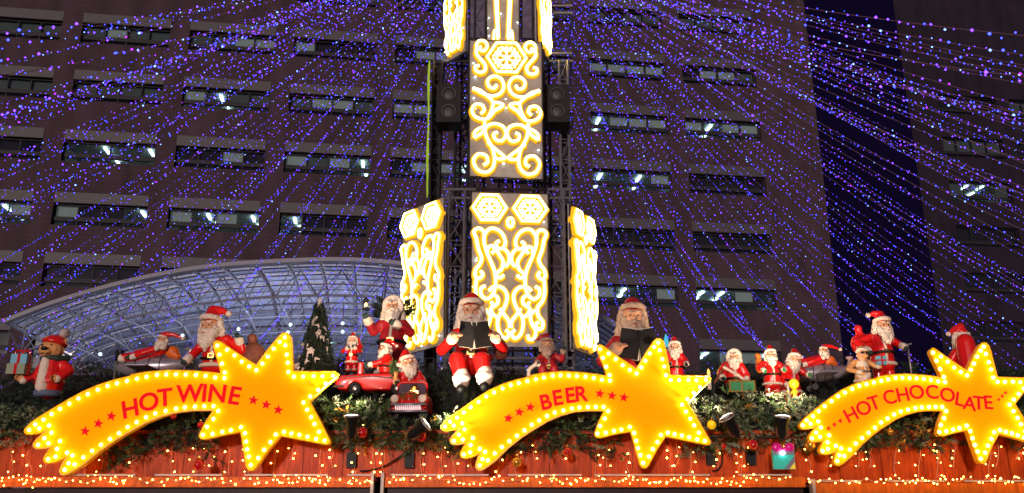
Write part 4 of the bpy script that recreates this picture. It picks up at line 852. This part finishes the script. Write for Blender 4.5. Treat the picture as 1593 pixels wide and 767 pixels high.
plane(1282, 592, 96, 8.9, 'silver grey toy aeroplane with pale tail fin behind the HOT CHOCOLATE tail', 'santa figure lying on the toy aeroplane behind the HOT CHOCOLATE tail', headdx=-.13)

# bear with gifts ------------------------------------------------------------
b, H = place(74, 616, 511, 8.5); rt = thing('bear_figure', b, 'teddy bear figure in red quilted coat and red cap at the far left', 'bear figure', scale=H)
sculpt('coat', [('c', (0, 0, .2), (0, 0, .5), .205, .15), ('c', (0, 0, .14), (0, 0, .2), .19, .205), ('c', (.1, 0, .5), (.27, -.02, .37), .075, .075), ('c', (.27, -.02, .37), (.2, -.14, .24), .075, .06), ('c', (-.1, 0, .48), (-.2, -.04, .3), .07, .06), ('c', (-.2, -.04, .3), (-.28, -.16, .22), .055, .05)], M['red'], rt)
for k in range(3):
    mb = MB(); mb.torus((0, 0, .17 + .09 * k), .215 - .02 * k, .006, (0, 0, 1), 24, 5); mb.build('quilt_seam', M['darkred'], rt)
sculpt('cream_front', [('c', (-.03, -.13, .12), (-.04, -.115, .5), .1, .07)], M['white'], rt, disp=.01)
mb = MB(); mb.tube([(0, 0, -.02), (0, 0, .0), (0, 0, .06), (0, 0, .07)], [.17, .19, .2, .18], 20); mb.build('trousers', M['jeans'], rt, smooth=True)
for p, d in (((-.3, -.17, .2), (-.6, -.4, .3)), ((.19, -.17, .22), (-.4, -.6, 0))):
    sculpt('fur_cuff', [('s', p, .058)], M['white'], rt, disp=.01); hb = []; hand(hb, p, d, .05); sculpt('paw', hb, M['tan'], rt, vox=.01)
sculpt('head', [('s', (-.03, -.03, .67), (.18, .15, .15)), ('s', (-.045, -.16, .62), (.08, .06, .055)), ('s', (-.14, 0, .84), (.045, .03, .05)), ('s', (.13, 0, .8), (.045, .03, .05)), ('c', (-.09, -.12, .57), (.0, -.13, .56), .03, .03)], M['tan'], rt, vox=.012)
mb = MB(); mb.sph((-.045, -.22, .66), (.05, .025, .03), 12, 8); mb.build('nose', M['black'], rt, smooth=True)
mb = MB(); mb.tube([(-.11, -.2, .6), (-.08, -.215, .585), (-.045, -.22, .6), (-.01, -.215, .585), (.02, -.2, .6)], .005, 5); mb.build('mouth', M['black'], rt)
for x in (-.115, .02): mb = MB(); mb.sph((x, -.15, .72), (.018, .014, .02), 10, 7); mb.build('eye', M['black'], rt, smooth=True)
sculpt('cap', [('s', (-.01, .0, .80), (.16, .14, .10)), ('t', (0, -.02, .775), .152, .032, (.15, .12, 1))], M['red'], rt)
sculpt('pompom', [('s', (.1, .02, .93), .075)], M['snow'], rt, disp=.02)
sculpt('scarf', [('t', (0, 0, .53), .14, .04, (0, .1, 1)), ('c', (.1, -.1, .53), (.2, .02, .56), .045, .05)], M['glove'], rt)
for nm, c, d, mm in (('gift', (-.37, -.2, .35), (.26, .2, .15), 'greyg'), ('gift', (-.35, -.2, .495), (.23, .18, .14), 'blue')):
    bx = MB(); bp_ = b + V(c) * H; bx.box((0, 0, 0), [v * H for v in d]); go = bx.build('gift_box', M[mm], origin=None); go.location = bp_
    tag(go, ('grey green gift box with red ribbon, lower one on the bear paw' if mm == 'greyg' else 'light blue gift box with red bow, topmost on the bear paw'), 'gift box', 'gifts held by the bear')
    rb = MB(); rb.box((0, 0, 0), (.04 * H, d[1] * H + .006, d[2] * H + .006)); rb.box((0, 0, 0), (d[0] * H + .006, .04 * H, d[2] * H + .007)); rb.build('ribbon', M['redb'], go)
    if mm == 'blue':
        q = MB()
        for s in (-1, 1): q.torus((s * .05 * H, 0, .1 * H), .045 * H, .016 * H, (0, 1, 0), 14, 6, 0, 1.3, .8)
        q.sph((0, 0, .085 * H), .025 * H, 8, 6); q.build('bow', M['redb'], go, smooth=True)

# snowy tree -----------------------------------------------------------------
b = P(490, 590, 9.1); top = P(490, 466, 9.1); Ht = top.z - b.z; W_ = (P(520, 575, 9.1) - P(460, 575, 9.1)).x / 2
rt = thing('model_fir_tree', b, 'dark model fir tree with pinkish snow dripping from its branches', 'model tree')
mb = MB(); mb.cyl((0, 0, 0), (0, 0, Ht * .95), .03, .005, 8); mb.build('trunk', M['twig'], rt)
mb = MB()
for k in range(1300):
    t = random.random() ** .8; z = Ht * (.06 + .92 * (1 - t)); r_ = W_ * (t * 1.02 + .04) * random.uniform(.45, 1); a = random.uniform(0, 6.28)
    p = V((r_ * .85 * math.cos(a), r_ * .85 * math.sin(a), z)); sprig(mb, p, (math.cos(a), math.sin(a), -.75), .05 + .06 * t, 11, .045, 0, droop=.8)
mb.build('crown', PM, rt)
bl = []
for k in range(34):
    t = (k + .5) / 34; z = Ht * (.96 - .88 * t); a = -math.pi / 2 + random.uniform(-1.25, 1.25); r_ = W_ * (t + .08) * .98
    p = V((r_ * math.cos(a), r_ * math.sin(a), z)); bl += [('c', p, p * 1.0 + V((math.cos(a) * .02, math.sin(a) * .02, -random.uniform(.03, .09))), .013, .005), ('c', p, p + V((random.uniform(-.05, .05), 0, -.012)), .014, .008)]
bl += [('c', (0, -.01, Ht), (0, -.03, Ht - .06), .022, .02)]
tag(sculpt('snow', bl, M['snow'], rt, vox=.008, it=1), kind='stuff')

# yellow lamp on green toy house, candle, gift card ---------------------------
b = P(1240, 650, 8.4); u = (P(1250, 620, 8.4) - P(1240, 620, 8.4)).x / 10
rt = thing('toy_lantern_house', b, 'yellow globe on a small green roofed toy lantern house by the santa pair', 'toy house')
def uz(py): return P(1240, py, 8.4).z - b.z
mb = MB(); mb.sph((0, 0, uz(597)), 8 * u, 16, 12); mb.build('globe', M['yellow'], rt, smooth=True)
mb = MB(); mb.tube([(0, 0, uz(z)) for z in (604, 607, 610, 614, 617, 621)], [2 * u, 4 * u, 5.5 * u, 3 * u, 3 * u, 6 * u], 14); mb.build('globe_stand', M['yellow'], rt, smooth=True)
mb = MB(); mb.tube([(0, 0, uz(z)) for z in (619, 622, 625)], [4 * u, 9 * u, 10 * u], 12); mb.build('roof', M['green'], rt, smooth=True)
mb = MB(); mb.box((0, 0, uz(636)), (14 * u, 12 * u, uz(625) - uz(648))); mb.build('house_wall', M['white'], rt)
mb = MB(); mb.box((0, -6.1 * u, uz(636)), (9 * u, .6 * u, 13 * u)); mb.build('window', M['purple'], rt)
mb = MB(); mb.tube([(-10 * u, 0, uz(650)), (-9.5 * u, 0, uz(610)), (-10 * u, 0, uz(600))], [3 * u, 2.6 * u, 1.5 * u], 10); mb.build('white_post', M['snow'], rt, smooth=True)
b = P(1104, 606, 8.6); rt = thing('candle', b, 'cream candle with orange flame at the right tip of the BEER star', 'candle')
mb = MB(); mb.cyl((0, 0, 0), (0, 0, .14), .02, n=12); mb.build('wax', M['paper'], rt)
mb = MB(); mb.tube([(0, 0, .14), (0, 0, .155), (0, 0, .18), (0, 0, .2)], [.004, .014, .01, .001], 8); mb.build('flame', glow('candle flame', (1, .35, .05), 5), rt)
b = P(1220, 730, 7.85); u = (P(1230, 710, 7.85) - P(1220, 710, 7.85)).x / 10; rt = thing('gift_ornament', b, 'teal and grey gift ornament with magenta bow on the board below the right spotlights', 'ornament')
mb = MB(); mb.box((0, 0, 15 * u), (33 * u, 8 * u, 30 * u)); mb.build('box', M['teal'], rt)
mb = MB(); mb.prism([(-1 * u, -4.4 * u, 0.3 * u), (7 * u, -4.4 * u, .3 * u), (16.2 * u, -4.4 * u, 11 * u), (16.2 * u, -4.4 * u, 20 * u)], (0, .3 * u, 0)); mb.build('ribbon', M['silver'], rt)
mb = MB(); mb.prism([(7 * u, -4.5 * u, 0.3 * u), (16 * u, -4.5 * u, .3 * u), (16 * u, -4.5 * u, 10 * u)], (0, .3 * u, 0)); mb.build('corner', M['yellow'], rt)
mb = MB(); mb.box((0, -4.2 * u, 26 * u), (33.4 * u, .8 * u, 9 * u)); mb.build('lid', M['silver'], rt)
for s in (-1, 1): sculpt('bow_loop', [('s', (s * 10 * u, -4 * u, 33 * u), (8 * u, 4 * u, 7 * u)), ('s', (s * 4 * u, -4 * u, 31 * u), 4 * u)], M['magenta'], rt, vox=.006)
mb = MB(); mb.sph((-2 * u, -7 * u, 24 * u), 3.2 * u, 10, 8); mb.build('white_led', M['white_led'], rt, smooth=True)

# baubles ---------------------------------------------------------------------
def bauble(px, py, rpx, m, lab, Y=7.9, name='bauble'):
    c = P(px, py, Y); r_ = rpx * Y / 1400; o = MB(); o.sph((0, 0, 0), r_, 18, 12); rt = thing(name, c, lab, 'bauble', 'christmas baubles'); o.build('ball', M[m], rt, smooth=True)
    q = MB(); q.cyl((0, 0, r_ * .95), (0, 0, r_ * 1.2), r_ * .22, n=8); q.torus((0, 0, r_ * 1.35), r_ * .14, r_ * .04, (0, 1, 0), 10, 5); q.build('cap', M['gold'], rt)
for a in ((564, 673, 8.5, 'redb', 'shiny red bauble right of the leftmost spotlight'), (309, 723, 8.5, 'redb', 'red bauble hanging below the left star tip of HOT WINE'), (656, 679, 8, 'redb', 'red bauble half behind the second spotlight'),
          (883, 703, 7, 'redb', 'red bauble hanging under the BEER star row'), (804, 719, 8, 'goldb', 'gold bauble hanging right of the BEER comet tail'), (1171, 692, 8, 'redb', 'red bauble between the two right spotlights'), (1260, 692, 8.5, 'goldb', 'amber bauble overlapping the tail of HOT CHOCOLATE'),
          (1126, 694, 4, 'redb', 'small red berry bauble below the third spotlight'), (312, 661, 5, 'redb', 'small red bauble beside the lower left star tip of HOT WINE'), (270, 648, 4.5, 'redb', 'tiny red bauble under the letter T of HOT WINE'), (1107, 661, 7, 'yellow', 'yellow ornament right of the BEER star'), (1385, 672, 5, 'goldb', 'small gold bauble under HOT CHOCOLATE lettering')): bauble(*a)
def pinecone(px, py, lab):
    c = P(px, py, 7.95); mb = MB()
    for k in range(60):
        t = k / 60; a = k * 2.4; r_ = .035 * math.sin(math.pi * (t * .85 + .12)); p = V((r_ * math.cos(a), r_ * math.sin(a), -.045 + .09 * t)); d = V((math.cos(a), math.sin(a), .5)) * .014
        s = V((-math.sin(a), math.cos(a), 0)) * .009; mb.add([p - s, p + s, p + d + s * .5, p + d - s * .5, p + V((0, 0, .006))], [(0, 1, 2, 3), (0, 3, 4), (1, 4, 2)])
    tag(mb.build('pine_cone', M['cone'], origin=None), lab, 'pine cone'); bpy.data.objects[-1] if False else None
    o = [x for x in C.objects if x.name.startswith('pine_cone')][-1]; o.location = c
pinecone(668, 692, 'brown pine cone hanging below the second spotlight'); pinecone(1187, 690, 'brown pine cone between gift ornament and red bauble')

# spotlights -------------------------------------------------------------------
def spot(px, py, dirv, boxpx, lab, pw=40, aim=None):
    Y = 7.78; c = P(px, py, Y); u = Y / 1400; d = nrm(dirv)
    rt = thing('spotlight', P(boxpx[0], boxpx[1], Y + .3), lab, 'spotlight', 'black spotlights aimed at the roof figures')
    q = MB(); pts = [c - d * 22 * u, c - d * 14 * u, c - d * 3 * u, c + d * 9 * u]; q.tube(pts, [5 * u, 7.5 * u, 8.5 * u, 12.5 * u], 20, cap=False); q.sph(c - d * 22 * u, 5 * u, 12, 8); q.build('hood', M['black'], rt, world=True, smooth=True)
    q = MB(); q.torus(c + d * 9 * u, 12.5 * u, 1.0 * u, d, 26, 6); q.build('rim', M['silver'], rt, world=True, smooth=True)
    q = MB(); q.cyl(c - d * 1 * u, c - d * .5 * u, 8 * u, n=18); q.build('lens', M['black'], rt, world=True)
    bx = P(boxpx[0], boxpx[1], YF - .03); q = MB(); q.box(bx, (15 * u, .05, 24 * u)); cb = q.build('control_box', M['black'], rt, world=True)
    for s in (-1, 1):
        for z in (-1, 1): e = MB(); e.sph(bx + V((s * 6 * u, -.027, z * 10 * u)), 1.1 * u, 6, 4); e.build('screw', M['chrome'], cb, origin=rt.location)
    q = MB(); q.tube([bx + V((0, -.02, 10 * u)), bx + V((0, -.03, 30 * u)), c - d * 22 * u], 2.6 * u, 8); q.build('pole', M['dsteel'], rt, world=True)
    s_ = d.cross(V((0, -1, 0))).normalized(); q = MB(); q.tube([c - d * 8 * u + s_ * 9 * u, c - d * 20 * u + s_ * 8 * u, c - d * 26 * u, c - d * 20 * u - s_ * 8 * u, c - d * 8 * u - s_ * 9 * u], 1.4 * u, 6); q.build('yoke', M['brown'], rt, world=True)
    ld = bpy.data.lights.new('lamp', 'SPOT'); ld.energy = pw; ld.color = (1, .78, .55); ld.spot_size = R(112); ld.spot_blend = .9; ld.shadow_soft_size = .1
    lo = bpy.data.objects.new('lamp', ld); C.objects.link(lo); lo.parent = rt; p = c + d * 13 * u; lo.location = p - rt.location
    aimv = ((P(*aim, 8.9) - p).normalized() * .7 + d + V((0, .35, 0))).normalized(); lo.rotation_euler = aimv.to_track_quat('-Z', 'Y').to_euler()
    return rt
spot(547, 656, (0, -.25, 1), (547, 716), 'leftmost black spotlight pointing straight up beside HOT WINE star', 230, (470, 540))
spot(655, 665, (.75, -.2, .55), (637, 716), 'second black spotlight tilted to the right under the toy cars', 230, (740, 540))
spot(1135, 657, (-.5, -.3, .8), (1106, 712), 'third black spotlight tilted to the left beside BEER star', 180, (1060, 520))
spot(1217, 657, (.02, -.3, 1), (1168, 712), 'rightmost black spotlight pointing up above the gift ornament', 230, (1310, 550))
def cable(pts, lab):
    q = MB(); pp = smoothpath([P(*p, YF - .05) for p in pts], 6); q.tube(pp, .008, 6); tag(q.build('cable', M['black'], origin=pp[0], smooth=True), lab, 'cable')
cable([(637, 700), (620, 712), (600, 724), (580, 731), (560, 733)], 'black cable sagging between the two left control boxes')
cable([(1118, 690), (1124, 715), (1118, 730), (1108, 732)], 'black cable looping below the third spotlight')

# warm fairy lights --------------------------------------------------------------
fg = 'warm fairy light strings on the stall boards'
def icicle(px, y0, y1, i, where):
    Y = YF - .06; pts = []; x = px; n = max(3, int((y1 - y0) / 14)); bl = []
    for k in range(n + 1):
        y = y0 + (y1 - y0) * k / n; pts.append(P(x + random.uniform(-3.5, 3.5), y, Y + random.uniform(-.01, .02)))
    sp = smoothpath(pts, 4); w_ = MB(); w_.tube(sp, .0028, 4); a = sp[0]
    rt = thing('fairy_light_string', a, f'{ordinal(i)} warm fairy light string from the left, hanging {where}', 'fairy lights', fg)
    bb = MB()
    for k in range(3, len(sp), 4):
        s = random.choice((-1, 1)); tip = sp[k] + V((s * random.uniform(.015, .04), -.012, .006)); w_.tube([sp[k], tip], .0025, 3); bb.sph(tip, random.uniform(.004, .0078), 6, 4)
    w_.build('wire', M['wirew'], rt, world=True)
    if bb.v: tag(bb.build('bulbs', M['fairy'], rt, world=True), kind='stuff')
xs = [22, 48, 72, 130, 152, 215, 262, 300, 326, 352, 385, 425, 455, 498, 512, 560, 585, 604, 655, 690, 712, 737, 778, 808, 838, 878, 925, 950, 975, 1035, 1058, 1078, 1112, 1146, 1158, 1205, 1262, 1290, 1335, 1362, 1395, 1425, 1452, 1466, 1480, 1545, 1556, 1580]
for i, x in enumerate(xs):
    y0 = random.uniform(684, 700); wh = 'below the HOT WINE sign' if x < 530 else 'under the toy cars' if x < 690 else 'below the BEER sign' if x < 1100 else 'under the right spotlights' if x < 1240 else 'below the HOT CHOCOLATE sign'
    icicle(x + random.uniform(-7, 7), y0, random.choice((744, 744, 728, 716, 738)), i, wh)
# the lights gathered on the board's edge, one trailing string per run
runs = [(-20, 250, 'left of HOT WINE sign tail'), (255, 582, 'under HOT WINE star'), (608, 900, 'under BEER lettering'), (905, 1232, 'from BEER star to gift ornament'), (1255, 1610, 'under HOT CHOCOLATE sign')]
for xa, xb, wh in runs:
    pts = []; x = xa
    while x < xb:
        clump = math.sin(x * .045) + math.sin(x * .013 + 1); pts.append(P(x, 747 + random.uniform(-5, 6), 7.905 + random.uniform(-.01, .0))); x += random.uniform(2.5, 14 if clump < .2 else 6.5)
    w_ = MB(); w_.tube(pts, .0022, 3); rt = thing('fairy_light_string', pts[0], f'long tangled warm fairy lights lying along the board edge {wh}', 'fairy lights', fg); w_.build('wire', M['wirew'], rt, world=True)
    bb = MB(); [bb.sph(p + V((random.gauss(0, .01), -.01, random.gauss(0, .012))), random.uniform(.0038, .007), 6, 4) for p in pts]; tag(bb.build('bulbs', M['fairy'], rt, world=True), kind='stuff')
